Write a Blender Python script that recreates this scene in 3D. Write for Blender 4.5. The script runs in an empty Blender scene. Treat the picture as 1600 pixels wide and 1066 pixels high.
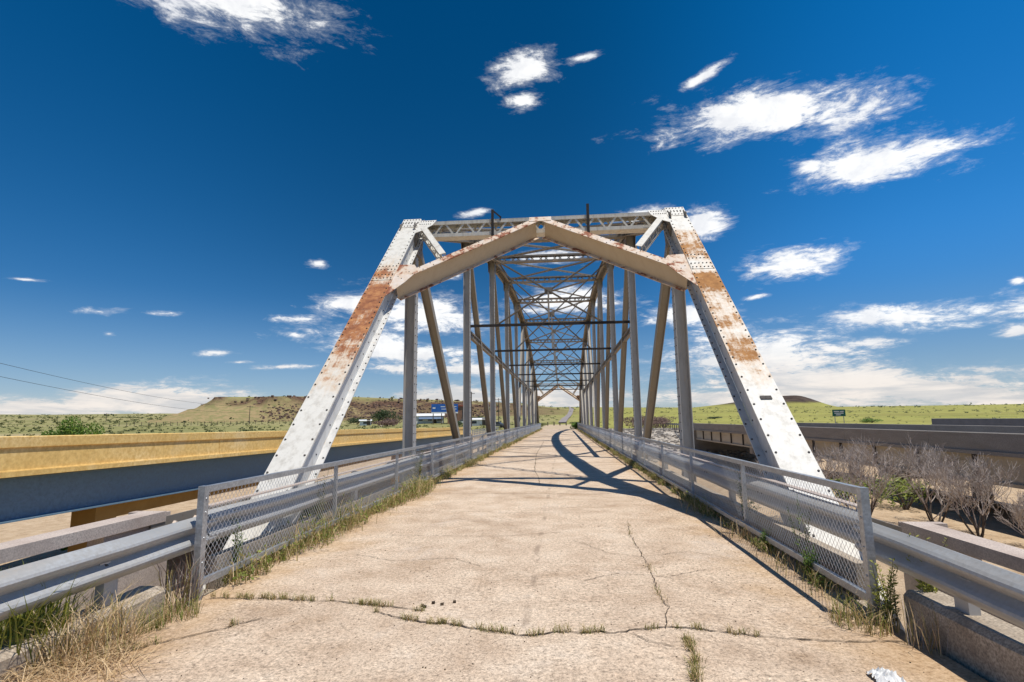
import bpy, math, random
import numpy as np
from mathutils import Vector, Matrix, noise as mnoise

S = bpy.context.scene
COL = S.collection
R = math.radians

# ------------------------------------------------------------------ mesh helpers
class MB:
    """collects shapes, then links them as ONE mesh object"""
    def __init__(self):
        self.v = []; self.f = []; self.m = []
    def quad_faces(self, faces, base, mi):
        for q in faces:
            self.f.append(tuple(base + i for i in q)); self.m.append(mi)
    def hexa(self, pts, mi=0):
        b = len(self.v); self.v += [tuple(p) for p in pts]
        self.quad_faces([(0,3,2,1),(4,5,6,7),(0,1,5,4),(1,2,6,5),(2,3,7,6),(3,0,4,7)], b, mi)
    def box(self, x0, x1, y0, y1, z0, z1, mi=0):
        self.hexa([(x0,y0,z0),(x1,y0,z0),(x1,y1,z0),(x0,y1,z0),(x0,y0,z1),(x1,y0,z1),(x1,y1,z1),(x0,y1,z1)], mi)
    def bar(self, a, b, w, h, up=(0,0,1), mi=0, ou=0.0, ov=0.0):
        """box from a to b; w across, h along up; ou/ov shift it across and along up"""
        a = Vector(a); b = Vector(b); d = (b-a).normalized()
        s = d.cross(Vector(up))
        if s.length < 1e-5: s = d.cross(Vector((1,0,0)))
        s.normalize(); u = s.cross(d).normalized()
        off = s*ou + u*ov; a = a+off; b = b+off
        s = s*(w/2); u = u*(h/2)
        self.hexa([a-s-u, a+s-u, b+s-u, b-s-u, a-s+u, a+s+u, b+s+u, b-s+u], mi)
    def tube(self, pts, r, n=6, mi=0, caps=True):
        pts = [Vector(p) for p in pts]; b = len(self.v); k = len(pts)
        rr = r if isinstance(r, (list, tuple)) else [r]*k
        for i, p in enumerate(pts):
            d = (pts[min(i+1,k-1)] - pts[max(i-1,0)]).normalized()
            s = d.cross(Vector((0.13,0.21,1)))
            if s.length < 1e-3: s = d.cross(Vector((1,0,0)))
            s.normalize(); u = s.cross(d)
            for j in range(n):
                t = 2*math.pi*j/n
                self.v.append(tuple(p + (s*math.cos(t)+u*math.sin(t))*rr[i]))
        for i in range(k-1):
            for j in range(n):
                self.f.append((b+i*n+j, b+i*n+(j+1)%n, b+(i+1)*n+(j+1)%n, b+(i+1)*n+j)); self.m.append(mi)
        if caps:
            self.f.append(tuple(b+j for j in reversed(range(n)))); self.m.append(mi)
            self.f.append(tuple(b+(k-1)*n+j for j in range(n))); self.m.append(mi)
    def stud(self, p, nrm, r=.024, h=.02, mi=0):
        nrm = Vector(nrm).normalized(); s = nrm.orthogonal().normalized(); u = nrm.cross(s); p = Vector(p)
        b = len(self.v); n = 6
        for k, (rr, hh) in enumerate(((r,0),(r*.75,h))):
            for j in range(n):
                t = 2*math.pi*j/n
                self.v.append(tuple(p + (s*math.cos(t)+u*math.sin(t))*rr + nrm*hh))
        for j in range(n):
            self.f.append((b+j, b+(j+1)%n, b+n+(j+1)%n, b+n+j)); self.m.append(mi)
        self.f.append(tuple(b+n+j for j in range(n))); self.m.append(mi)
    def sweep(self, prof, path, mi=0, closed=True, caps=True):
        """prof: list of (across, up); path: list of (origin, across-vector, up-vector)"""
        b = len(self.v); n = len(prof)
        for o, ax, up in path:
            o = Vector(o); ax = Vector(ax); up = Vector(up)
            for (p, q) in prof: self.v.append(tuple(o + ax*p + up*q))
        for i in range(len(path)-1):
            for j in range(n if closed else n-1):
                self.f.append((b+i*n+j, b+i*n+(j+1)%n, b+(i+1)*n+(j+1)%n, b+(i+1)*n+j)); self.m.append(mi)
        if closed and caps:
            self.f.append(tuple(b+j for j in reversed(range(n)))); self.m.append(mi)
            self.f.append(tuple(b+(len(path)-1)*n+j for j in range(n))); self.m.append(mi)
    def tri(self, a, b, c, mi=0):
        k = len(self.v); self.v += [tuple(a), tuple(b), tuple(c)]; self.f.append((k,k+1,k+2)); self.m.append(mi)
    def quad(self, a, b, c, d, mi=0):
        k = len(self.v); self.v += [tuple(a), tuple(b), tuple(c), tuple(d)]; self.f.append((k,k+1,k+2,k+3)); self.m.append(mi)
    def ibeam(self, a, b, depth, fw, tf, tw, up, mi=0):
        """flanges at +-depth/2 along up, web between"""
        self.bar(a, b, fw, tf, up, mi, ov=depth/2-tf/2)
        self.bar(a, b, fw, tf, up, mi, ov=-depth/2+tf/2)
        self.bar(a, b, tw, depth-2*tf-.002, up, mi)
    def lattice(self, a, b, depth, width, up=(0,0,1), pitch=None, ang=.07, t=.014, lw=.05, faces=2, mi=0):
        """two chord plates joined by zigzag lacing bars on one or two faces"""
        a = Vector(a); b = Vector(b); L = (b-a).length; d = (b-a)/L
        s = d.cross(Vector(up)).normalized(); u = s.cross(d).normalized()
        for sg in (1,-1):
            self.bar(a, b, width, t, up, mi, ov=sg*(depth/2-t/2))
            for so in (1,-1):
                self.bar(a, b, t, ang, up, mi, ou=so*(width/2-t/2-.001), ov=sg*(depth/2-t-ang/2-.001))
        n = max(2, int(round(L/(pitch or depth*1.0))))
        offs = (width/2-t-.006, -(width/2-t-.006)) if faces == 2 else (0,)
        for k, so in enumerate(offs):
            for i in range(n):
                p = a+d*(L*i/n); q = a+d*(L*(i+1)/n)
                sg = 1 if (i+k) % 2 == 0 else -1
                hh = depth/2-t-.012
                self.bar(p+s*so+u*(hh*sg), q+s*so-u*(hh*sg), .008, lw, up=u.cross(d) if False else up, mi=mi)
    def build(self, name, mats, parent=None, smooth=False, loc=None):
        if not isinstance(mats, (list, tuple)): mats = [mats]
        o = (0,0,0)
        if parent is not None: o = world_loc(parent)
        elif loc is not None: o = loc
        me = bpy.data.meshes.new(name)
        me.from_pydata([(x-o[0], y-o[1], z-o[2]) for x,y,z in self.v], [], self.f)
        for m in mats: me.materials.append(m)
        if len(mats) > 1: me.polygons.foreach_set('material_index', self.m)
        if smooth: me.polygons.foreach_set('use_smooth', [True]*len(self.f))
        me.update()
        ob = bpy.data.objects.new(name, me); COL.objects.link(ob)
        if parent is not None: ob.parent = parent
        elif loc is not None: ob.location = loc
        return ob

def world_loc(o):
    x, y, z = o.location
    while o.parent is not None:
        o = o.parent; x += o.location[0]; y += o.location[1]; z += o.location[2]
    return (x, y, z)

def tag(o, label=None, cat=None, group=None, kind=None):
    if label: o['label'] = label
    if cat: o['category'] = cat
    if group: o['group'] = group
    if kind: o['kind'] = kind
    return o

def empty(name, loc, label, cat, group=None):
    o = bpy.data.objects.new(name, None); COL.objects.link(o); o.location = loc
    return tag(o, label, cat, group)

# ------------------------------------------------------------------ material helpers
class NT:
    def __init__(self, nt): self.nt = nt; self.n = nt.nodes; self.l = nt.links
    def new(self, t, **kw):
        n = self.n.new(t)
        for k, v in kw.items(): setattr(n, k, v)
        return n
    def link(self, a, b): self.l.new(a, b)
    def setin(self, sock, v):
        if isinstance(v, bpy.types.NodeSocket): self.l.new(v, sock)
        else: sock.default_value = v
    def math(self, op, a, b=None, c=None, clamp=False):
        n = self.new('ShaderNodeMath', operation=op, use_clamp=clamp)
        for i, v in enumerate((a, b, c)):
            if v is not None: self.setin(n.inputs[i], v)
        return n.outputs[0]
    def vmath(self, op, a, b=None, out=0):
        n = self.new('ShaderNodeVectorMath', operation=op)
        self.setin(n.inputs[0], a)
        if b is not None: self.setin(n.inputs[1], b)
        return n.outputs[out]
    def mix(self, f, a, b, blend='MIX'):
        n = self.new('ShaderNodeMix', data_type='RGBA', blend_type=blend)
        self.setin(n.inputs[0], f)
        for s, v in ((n.inputs[6], a), (n.inputs[7], b)):
            if isinstance(v, (tuple, list)): v = (*v[:3], 1)
            self.setin(s, v)
        return n.outputs[2]
    def noise(self, vec, scale, detail=4, rough=.55, dist=0.0):
        n = self.new('ShaderNodeTexNoise')
        n.inputs['Scale'].default_value = scale; n.inputs['Detail'].default_value = detail
        n.inputs['Roughness'].default_value = rough; n.inputs['Distortion'].default_value = dist
        if vec is not None: self.link(vec, n.inputs['Vector'])
        return n.outputs['Fac']
    def ramp(self, f, stops, interp='LINEAR'):
        n = self.new('ShaderNodeValToRGB'); cr = n.color_ramp; cr.interpolation = interp
        while len(cr.elements) < len(stops): cr.elements.new(.5)
        for e, (p, c) in zip(cr.elements, stops):
            e.position = p; e.color = (c, c, c, 1) if isinstance(c, (int, float)) else (*c[:3], 1)
        self.setin(n.inputs[0], f); return n.outputs[0]
    def step(self, x, a, b):
        n = self.new('ShaderNodeMapRange', interpolation_type='SMOOTHSTEP')
        self.setin(n.inputs[0], x); n.inputs[1].default_value = a; n.inputs[2].default_value = b
        return n.outputs[0]
    def scalev(self, vec, s):
        return self.vmath('MULTIPLY', vec, s)

def newmat(name):
    m = bpy.data.materials.new(name); m.use_nodes = True
    t = NT(m.node_tree); t.n.clear()
    out = t.new('ShaderNodeOutputMaterial'); b = t.new('ShaderNodeBsdfPrincipled')
    t.link(b.outputs[0], out.inputs[0])
    return m, t, b

def bump(t, b, h, strength=.3, dist=.02):
    n = t.new('ShaderNodeBump'); n.inputs['Strength'].default_value = strength; n.inputs['Distance'].default_value = dist
    t.link(h, n.inputs['Height']); t.link(n.outputs[0], b.inputs['Normal'])

def mat_noise(name, stops, scale=6, detail=6, rough=.8, metal=0, stretch=None, bmp=0, fine=None, rgh=.6, bdist=.02):
    m, t, b = newmat(name)
    co = t.new('ShaderNodeTexCoord').outputs['Object']
    v = t.scalev(co, stretch) if stretch else co
    f = t.noise(v, scale, detail, rgh)
    c = t.ramp(f, stops)
    if fine:
        g = t.noise(co, fine[0], 3, .6)
        c = t.mix(t.ramp(g, [(.35, 0.0), (.7, 1.0)]), c, fine[1])
    t.link(c, b.inputs['Base Color']); b.inputs['Roughness'].default_value = rough; b.inputs['Metallic'].default_value = metal
    if bmp: bump(t, b, f, bmp, bdist)
    return m

RUST_D = (.085, .028, .012); RUST_M = (.24, .085, .03); RUST_L = (.42, .20, .075)
def mat_paint(name, paint, amount=.3, zone=None, rough=.5, metal=0.0, dirt=(.30,.26,.2), scale=2.2, dirt_amt=.5, tint=None, bright=False):
    """flaking paint over rust. amount 0..1; zone = [(z, extra)...] raises the rust at heights"""
    m, t, b = newmat(name)
    geo = t.new('ShaderNodeTexCoord').outputs['Object']
    big = t.noise(geo, scale, 7, .68)
    if bright:      # along the slope of the end post
        cv_ = t.new('ShaderNodeCombineXYZ'); gx_ = t.new('ShaderNodeSeparateXYZ'); t.link(geo, gx_.inputs[0])
        t.link(t.math('MULTIPLY', gx_.outputs[0], 10.0), cv_.inputs[0])
        t.link(t.vmath('DOT_PRODUCT', geo, (0, -5.0, 5.2), out=1), cv_.inputs[1]); t.link(t.vmath('DOT_PRODUCT', geo, (0, .8, .77), out=1), cv_.inputs[2])
        stk = t.noise(cv_.outputs[0], 1.1, 7, .68)
        fin = t.noise(geo, 15, 6, .75)
        f = t.math('ADD', t.math('ADD', t.math('MULTIPLY', big, .50), t.math('MULTIPLY', stk, .30)), t.math('MULTIPLY', fin, .20))
    else:
        stk = t.noise(t.scalev(geo, (9, 9, 1.0)), .9, 6, .6)
        f = t.math('ADD', t.math('MULTIPLY', big, .72), t.math('MULTIPLY', stk, .28))
    if zone:
        z = t.new('ShaderNodeSeparateXYZ'); t.link(geo, z.inputs[0])
        lo, hi = zone[0][0], zone[-1][0]
        zz = t.math('DIVIDE', t.math('SUBTRACT', z.outputs[2], lo), hi-lo)
        ex = t.ramp(zz, [((q-lo)/(hi-lo), e) for q, e in zone])
        f = t.math('ADD', f, ex)
    thr = .78 - .32*amount
    k = t.step(f, thr-.045, thr+.055) if bright else t.step(f, thr-.025, thr+.045)
    col = t.noise(geo, 5.0, 8, .7)
    rust = t.ramp(col, [(.28, RUST_D), (.5, RUST_M), (.72, RUST_L)])
    if bright: rust = t.ramp(col, [(.26,(.13,.045,.022)),(.44,(.30,.11,.045)),(.6,(.46,.20,.075)),(.76,(.60,.36,.17))])
    if tint: rust = t.mix(.35 if bright else .55, rust, tint)
    dn = t.noise(t.scalev(geo, (5, 5, 1.2)), 1.6, 8, .65)
    base = t.mix(t.math('MULTIPLY', t.step(dn, .42, .75), dirt_amt), paint, dirt)
    halo = t.math('MULTIPLY', t.step(f, thr-.16, thr+.02), .62)
    base = t.mix(halo, base, (.62, .42, .24))
    c = t.mix(k, base, rust)
    spots = t.step(t.noise(geo, 26, 3, .6), .68, .74)
    c = t.mix(t.math('MULTIPLY', spots, .5), c, (.12, .08, .05))
    t.link(c, b.inputs['Base Color'])
    b.inputs['Metallic'].default_value = metal
    t.link(t.math('ADD', t.math('MULTIPLY', k, .9-rough), rough), b.inputs['Roughness'])
    bump(t, b, t.math('SUBTRACT', col, t.math('MULTIPLY', k, .5)), .22, .01)
    return m

def mat_leaf(name, a, b_, trans=.25):
    m, t, b = newmat(name)
    g = t.new('ShaderNodeNewGeometry')
    c = t.mix(g.outputs['Random Per Island'], a, b_)
    t.link(c, b.inputs['Base Color']); b.inputs['Roughness'].default_value = .7
    tr = t.new('ShaderNodeBsdfTranslucent'); t.link(c, tr.inputs[0])
    mx = t.new('ShaderNodeMixShader'); mx.inputs[0].default_value = trans
    t.link(b.outputs[0], mx.inputs[1]); t.link(tr.outputs[0], mx.inputs[2])
    out = [n for n in t.n if n.type == 'OUTPUT_MATERIAL'][0]
    t.link(mx.outputs[0], out.inputs[0])
    return m
# ------------------------------------------------------------------ light settings and cloud places
SUN_E = 4.0; SKY_STR = .1; EXPO = .22
SKY_SAT = 1.28; SKY_VAL = .72; SKY_HUE = .5
CLOUD_HI = (9.6, 9.6, 9.5); CLOUD_LO = (6.3, 6.5, 7.1); CLOUD_WARM = (8.1, 7.3, 6.6); CLOUD_GREY = (4.9, 4.9, 5.0); HORIZON = (3.4, 4.7, 5.7)
# each cloud: direction of its middle, then its long and short axis over its size; converted from image pixels
CLOUDS = [
[-0.4506, 0.6588, 0.6025, 6.8126, 2.1914, 1.8697, -4.6123, 12.2441, -17.6685, 1.0],
[-0.0521, 0.8162, 0.5754, 18.1599, -1.291, 2.6065, 8.5883, 22.3026, -31.7256, 1.0],
[-0.0492, 0.8424, 0.5366, 30.7957, 0.2494, 1.4973, 4.0923, 33.2573, -52.7612, 0.9],
[0.0533, 0.8091, 0.5852, 28.7499, -3.2348, 0.9995, 22.4625, 66.3737, -94.662, 0.72],
[0.2384, 0.809, 0.5372, 19.5379, -8.8445, 3.7187, 47.9817, 38.7197, -80.5335, 0.75],
[0.3342, 0.8179, 0.4683, 5.3042, -1.7653, -1.77, 1.2921, 12.9588, -24.6249, 1.0],
[0.4913, 0.7868, 0.3736, 7.2507, -4.2141, -1.9986, 4.053, 9.5582, -26.797, 1.0],
[0.3938, 0.8344, 0.3856, 35.1332, -14.4864, -5.8269, 8.936, 22.4956, -59.1096, 0.9],
[0.3895, 0.8871, 0.2479, 13.4988, -6.0932, -1.4225, 2.5344, 9.2045, -38.9387, 1.0],
[0.2563, 0.9094, 0.3276, 23.5871, -5.9982, -3.326, 0.9201, 12.36, -36.5511, 1.0],
[0.6176, 0.7661, 0.1781, 78.5173, -62.3864, -6.7211, 10.6618, 23.8234, -142.2544, 0.7],
[-0.6724, 0.7216, 0.165, 19.4077, 16.5073, 3.8725, -4.1061, 25.1744, -129.8443, 0.7],
[-0.6149, 0.7701, 0.17, 22.2106, 16.513, 2.5864, -8.2561, 29.036, -164.3784, 0.65],
[-0.4114, 0.87, 0.2718, 39.4033, 16.9766, 3.4627, -7.9429, 25.9876, -97.0477, 0.72],
[-0.7292, 0.655, 0.1982, 27.2453, 27.6687, 6.287, -24.3558, 56.3692, -278.4223, 0.6],
[-0.5603, 0.8204, 0.1135, 25.0808, 16.1591, 2.6064, 1.7869, 19.4006, -135.7753, 0.68],
[-0.4745, 0.8752, 0.094, 14.4664, 7.2292, 0.3969, -0.3824, 15.5355, -151.8328, 0.65],
[-0.5293, 0.8426, 0.0995, 29.679, 17.9062, 1.2374, -1.2117, 26.295, -234.1597, 0.6],
[-0.4455, 0.8776, 0.177, 12.2342, 5.704, -0.317, -8.8147, 12.8968, -88.9381, 0.75],
[-0.3565, 0.911, 0.2074, 12.073, 3.961, 0.9429, -0.5716, 8.9928, -42.8906, 1.0],
[-0.2609, 0.9457, 0.1939, 7.4958, 1.7433, -0.9968, -3.898, 3.1517, -23.19, 1.0],
[-0.2958, 0.9464, 0.1299, 6.3036, 1.5954, -1.1195, -5.9076, 2.0927, -32.5427, 1.0],
[-0.2744, 0.9571, 0.0931, 9.2485, 2.1941, -0.6635, -6.449, 5.9357, -85.4035, 0.75],
[-0.6682, 0.732, 0.133, 53.9915, 47.5021, 6.0714, -5.2325, 25.9712, -172.9697, 0.65],
[-0.4556, 0.8776, 0.1493, 30.431, 15.8343, -3.5562, -16.1539, 10.0582, -111.7945, 0.7],
[0.5206, 0.8414, 0.1452, 5.0203, -3.6493, -0.2964, 1.5704, 5.8728, -43.1119, 1.0],
[0.4821, 0.869, 0.1114, 18.1465, -10.5652, -0.6131, 0.7181, 8.9469, -77.416, 0.82],
[0.3306, 0.9225, 0.1992, 34.1315, -13.4247, 3.019, 27.347, 28.6561, -180.5664, 0.62],
[0.6179, 0.7781, 0.1126, 26.6411, -22.3691, 3.9379, 6.2639, 5.5192, -76.949, 0.88],
[0.5903, 0.8048, 0.0617, 8.4214, -6.7948, -0.0386, -2.3267, 10.6204, -124.4091, 0.72],
[0.4536, 0.89, 0.047, 3.15, -2.1572, -0.1884, -1.7941, 1.816, -27.6841, 1.0],
[0.3288, 0.9393, 0.0978, 5.8755, -2.6217, 0.3163, 1.0133, 1.3028, -21.0391, 1.0],
[0.2317, 0.9558, 0.1812, 10.323, -2.8604, -0.8715, -0.8243, 9.4013, -51.2951, 0.93],
[-0.1956, 0.9446, 0.2635, 29.6745, 4.087, 5.4819, 10.6179, 24.434, -81.597, 0.75],
[-0.1437, 0.9175, 0.3708, 32.7458, 2.3908, 5.4217, 14.9984, 48.8331, -116.3643, 0.68],
[-0.6506, 0.7587, 0.0332, 5.1868, 3.7749, 0.3147, 2.7782, 3.6112, -43.1381, 1.0],
[-0.7285, 0.6847, 0.0215, 7.7341, 7.4983, 0.0249, 3.1655, 4.6146, -62.9713, 0.95],
[-0.5922, 0.8052, 0.0298, 11.4386, 7.7898, 0.0433, 1.8668, 2.4201, -45.1203, 1.0],
[-0.3696, 0.9287, 0.0299, 10.61, 3.6858, -0.0536, 1.6769, 2.9845, -88.7938, 0.75],
[-0.2073, 0.9774, 0.0405, 9.3211, 1.4691, -0.0868, -0.0305, 1.2587, -42.8514, 1.0],
[-0.1605, 0.9824, 0.0955, 8.3793, 0.8688, -0.0897, -1.0136, 5.6173, -64.7318, 0.82],
[-0.0082, 0.9991, 0.0407, 6.1987, -0.4447, -0.1144, -1.1384, 1.4186, -47.3937, 0.95],
[0.2679, 0.9629, 0.0327, 6.4687, -2.3123, -0.1875, -3.0579, 2.2561, -56.6993, 0.9],
[0.0314, 0.9761, 0.2152, 8.6638, -0.6954, -0.4326, -0.8855, 7.8446, -37.7758, 1.0],
[-0.0018, 0.9553, 0.2955, 9.6138, -0.3522, -0.4954, -1.4576, 16.485, -54.9941, 0.88],
[0.1463, 0.9251, 0.3504, 16.4886, -2.4887, -1.7406, 0.3379, 19.4686, -52.971, 0.9],
[0.5657, 0.8242, 0.0264, 6.2991, -4.9207, -0.3105, -4.076, 3.9494, -54.7866, 1.0]]
# ------------------------------------------------------------------ materials
M = {}
M['end_l'] = mat_paint('white_paint_rust_left', (.70,.67,.60), .1, zone=[(-1.4,-.1),(1.7,-.08),(2.0,.04),(2.4,.23),(2.8,.235),(3.15,.27),(3.7,.34),(4.5,.36),(4.9,.25),(5.1,.31),(5.4,.14),(5.9,.03),(6.2,.09),(6.6,-.02),(7.4,-.06)], rough=.6, scale=1.5, bright=True)
M['end_r'] = mat_paint('white_paint_rust_right', (.74,.71,.64), .1, zone=[(-1.4,-.12),(2.1,-.1),(1.9,.03),(2.2,.15),(2.5,.21),(2.9,.255),(3.2,.18),(3.55,.25),(3.9,.21),(4.2,.26),(4.45,.36),(4.72,.31),(4.9,.14),(5.2,.19),(5.6,.29),(6.0,.24),(6.3,.2),(6.6,-.04),(7.4,-.1)], rough=.6, scale=2.0, tint=(.40,.22,.04), bright=True)
M['end_side'] = mat_paint('grey_white_channel_paint', (.62,.61,.58), .1, rough=.55, dirt=(.33,.31,.28), dirt_amt=.5)
M['strut_white'] = mat_paint('chalky_strut_paint', (.66,.63,.56), .28, rough=.6, dirt=(.34,.29,.23), dirt_amt=.6, scale=3.5)
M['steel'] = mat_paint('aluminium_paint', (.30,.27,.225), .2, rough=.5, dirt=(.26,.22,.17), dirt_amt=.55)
M['post'] = mat_paint('grey_bridge_paint', (.43,.42,.40), .14, rough=.5, dirt=(.24,.21,.18), dirt_amt=.5)
M['chord'] = mat_paint('weathered_chord_paint', (.19,.17,.145), .36, rough=.6, dirt=(.2,.16,.12), dirt_amt=.6)
M['brace'] = mat_paint('bounce_tan_brace_paint', (.56,.46,.33), .16, rough=.6, dirt=(.42,.30,.18), dirt_amt=.35)  # tan is the road's warm bounce light, put into the base colour
M['brace_flange'] = mat_paint('rusty_white_flange', (.68,.60,.53), .80, rough=.65, dirt_amt=.4, tint=(.30,.10,.06))
M['dark'] = mat_paint('dark_iron_shaded_steel', (.022,.018,.017), .05, rough=.8, dirt=(.04,.026,.018))  # bracket iron; on the painted sway bars the near-black stands for shade
M['rivet'] = mat_noise('rivet_iron', [(.3,(.03,.026,.024)),(.7,(.10,.085,.075))], 20, rough=.8)
M['galv'] = mat_noise('galvanised_steel', [(.3,(.34,.36,.38)),(.7,(.55,.57,.59))], 7, 6, rough=.42, metal=.55, stretch=(1,1,1), fine=(40,(.30,.31,.32)))
M['galv_w'] = mat_noise('galvanised_wire', [(.3,(.50,.51,.53)),(.7,(.64,.66,.68))], 12, 2, rough=.4, metal=.3)
M['rail'] = mat_noise('galvanised_beam', [(.25,(.28,.285,.285)),(.5,(.43,.44,.44)),(.64,(.40,.37,.33)),(.76,(.31,.24,.17))], 1.8, 8, rough=.5, metal=.12, stretch=(1,.3,2.2), fine=(30,(.36,.35,.33)))
M['concrete'] = mat_noise('old_concrete', [(.25,(.30,.23,.16)),(.5,(.52,.43,.32)),(.75,(.62,.53,.42))], 3.5, 9, rough=.92, bmp=.35, fine=(60,(.2,.16,.12)))
M['concrete_pink'] = mat_noise('weathered_pink_concrete', [(.25,(.38,.29,.23)),(.5,(.58,.48,.40)),(.75,(.68,.58,.49))], 2.5, 9, rough=.9, bmp=.25, fine=(70,(.36,.29,.25)))
M['concrete_grey'] = mat_noise('grey_barrier_concrete', [(.2,(.20,.18,.155)),(.5,(.31,.28,.25)),(.8,(.40,.37,.33))], .9, 9, rough=.9, stretch=(1,.6,2.2), fine=(14,(.24,.21,.18)))
M['concrete_tan'] = mat_noise('tan_girder_concrete', [(.2,(.34,.28,.20)),(.5,(.46,.40,.31)),(.8,(.55,.49,.40))], .7, 8, rough=.9, stretch=(1,.5,2))
M['concrete_blue'] = mat_noise('blue_grey_barrier', [(.2,(.14,.155,.175)),(.8,(.21,.225,.245))], 1, 8, rough=.85)
M['yellow'] = mat_noise('yellow_painted_concrete', [(.25,(.64,.42,.14)),(.42,(.85,.58,.20)),(.55,(.88,.62,.24)),(.75,(.90,.70,.36))], .55, 10, rough=.85, stretch=(1,.5,1.6), bmp=.12, fine=(9,(.66,.42,.13)))
_m = M['yellow']; _t = NT(_m.node_tree); _b = [n for n in _t.n if n.type == 'BSDF_PRINCIPLED'][0]
_src = _b.inputs['Base Color'].links[0].from_socket
_co = _t.new('ShaderNodeTexCoord').outputs['Object']
_s = _t.step(_t.noise(_t.scalev(_co, (1, 2.2, .22)), 1.0, 7, .7), .52, .70)
_p = _t.step(_t.noise(_co, .5, 8, .7), .54, .66)
_c = _t.mix(_t.math('MULTIPLY', _s, .30), _src, (.46,.28,.08)); _c = _t.mix(_t.math('MULTIPLY', _p, .28), _c, (.88,.72,.42))
_t.link(_c, _b.inputs['Base Color'])
M['girder'] = mat_noise('blue_grey_girder_paint', [(.3,(.10,.19,.27)),(.7,(.16,.27,.36))], .5, 7, rough=.5, stretch=(1,.25,1), fine=(11,(.11,.18,.24)))
M['ochre'] = mat_noise('ochre_pier_concrete', [(.3,(.28,.155,.035)),(.7,(.38,.23,.065))], 1.2, 7, rough=.9)
M['leaf_green'] = mat_leaf('fresh_green_leaf', (.05,.12,.010), (.17,.27,.025))
M['leaf_dark'] = mat_leaf('dark_green_leaf', (.022,.045,.012), (.06,.09,.025))
M['leaf_olive'] = mat_leaf('olive_leaf', (.09,.105,.03), (.21,.21,.07))
M['leaf_yellow'] = mat_leaf('yellow_green_leaf', (.20,.23,.02), (.40,.38,.06))
M['leaf_weed'] = mat_leaf('weed_leaf', (.12,.17,.02), (.30,.34,.06))
M['leaf_pink'] = mat_leaf('pinkish_dry_foliage', (.11,.062,.05), (.22,.14,.11))
M['grass_green'] = mat_leaf('green_grass_blade', (.10,.15,.02), (.28,.29,.06))
M['grass_mix'] = mat_leaf('mixed_grass_blade', (.18,.17,.045), (.48,.37,.15))
M['grass_dry'] = mat_leaf('straw_grass_blade', (.46,.31,.15), (.78,.60,.36))
M['twig'] = mat_noise('dead_grey_twig', [(.3,(.30,.25,.22)),(.7,(.54,.47,.42))], 8, 3, rough=.9)
M['bark'] = mat_noise('dark_bark', [(.3,(.05,.038,.03)),(.7,(.11,.085,.07))], 8, 4, rough=.9)
M['wood'] = mat_noise('weathered_pole_wood', [(.3,(.07,.05,.04)),(.7,(.14,.11,.085))], 4, 4, rough=.9)
M['wire'] = mat_noise('black_cable', [(.3,(.02,.02,.022)),(.7,(.035,.035,.04))], 4, 1, rough=.7)
M['sign_green'] = mat_noise('green_sign_face', [(.3,(.005,.10,.07)),(.7,(.008,.14,.09))], 2, 2, rough=.5)
M['sign_blue'] = mat_noise('blue_sign_face', [(.3,(.01,.09,.36)),(.7,(.02,.13,.45))], 1, 3, rough=.5)
M['white'] = mat_noise('white_paint', [(.3,(.66,.66,.64)),(.7,(.82,.82,.80))], 2, 5, rough=.6)
M['wall_brown'] = mat_noise('brown_stucco', [(.3,(.20,.11,.07)),(.7,(.30,.17,.11))], 1, 5, rough=.9)
M['roof_red'] = mat_noise('red_metal_roof', [(.3,(.26,.06,.035)),(.7,(.36,.10,.06))], 1, 4, rough=.6)
M['glass'] = mat_noise('dark_window_glass', [(.3,(.02,.025,.035)),(.7,(.05,.06,.075))], 2, 2, rough=.15)
M['awning'] = mat_noise('blue_grey_awning', [(.3,(.09,.14,.22)),(.7,(.14,.2,.3))], 2, 2, rough=.7)
M['red_car'] = mat_noise('red_car_paint', [(.3,(.30,.03,.03)),(.7,(.36,.045,.04))], 1, 2, rough=.3)
M['grey_car'] = mat_noise('grey_car_paint', [(.3,(.10,.105,.115)),(.7,(.14,.145,.155))], 1, 2, rough=.3)
M['rubber'] = mat_noise('black_rubber', [(.3,(.015,.015,.015)),(.7,(.03,.03,.03))], 6, 2, rough=.9)
M['crack'] = mat_noise('crack_dirt', [(.3,(.035,.025,.018)),(.7,(.12,.085,.05))], 9, 4, rough=1)
M['boulder'] = mat_noise('lava_rock', [(.3,(.09,.055,.04)),(.7,(.26,.17,.125))], .6, 5, rough=.95)
M['riprap'] = mat_noise('pale_riprap_rock', [(.3,(.24,.20,.16)),(.7,(.52,.47,.40))], .8, 4, rough=.95)

# ------------------------------------------------------------------ terrain shape
def sstep(x, a, b):
    t = np.clip((x-a)/(b-a), 0, 1); return t*t*(3-2*t)

_rs = np.random.RandomState(7)
_W = [(_rs.uniform(-1,1,2), _rs.uniform(0,6.28), 1.0) for _ in range(14)]
def waves(x, y, wl):
    s = 0
    for i, (k, ph, _) in enumerate(_W):
        kk = k/np.hypot(*k)*(6.283/(wl*(.5+.13*i)))
        s = s + np.sin(kk[0]*x + kk[1]*y + ph)*(.5+.13*i)/14
    return s

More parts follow.
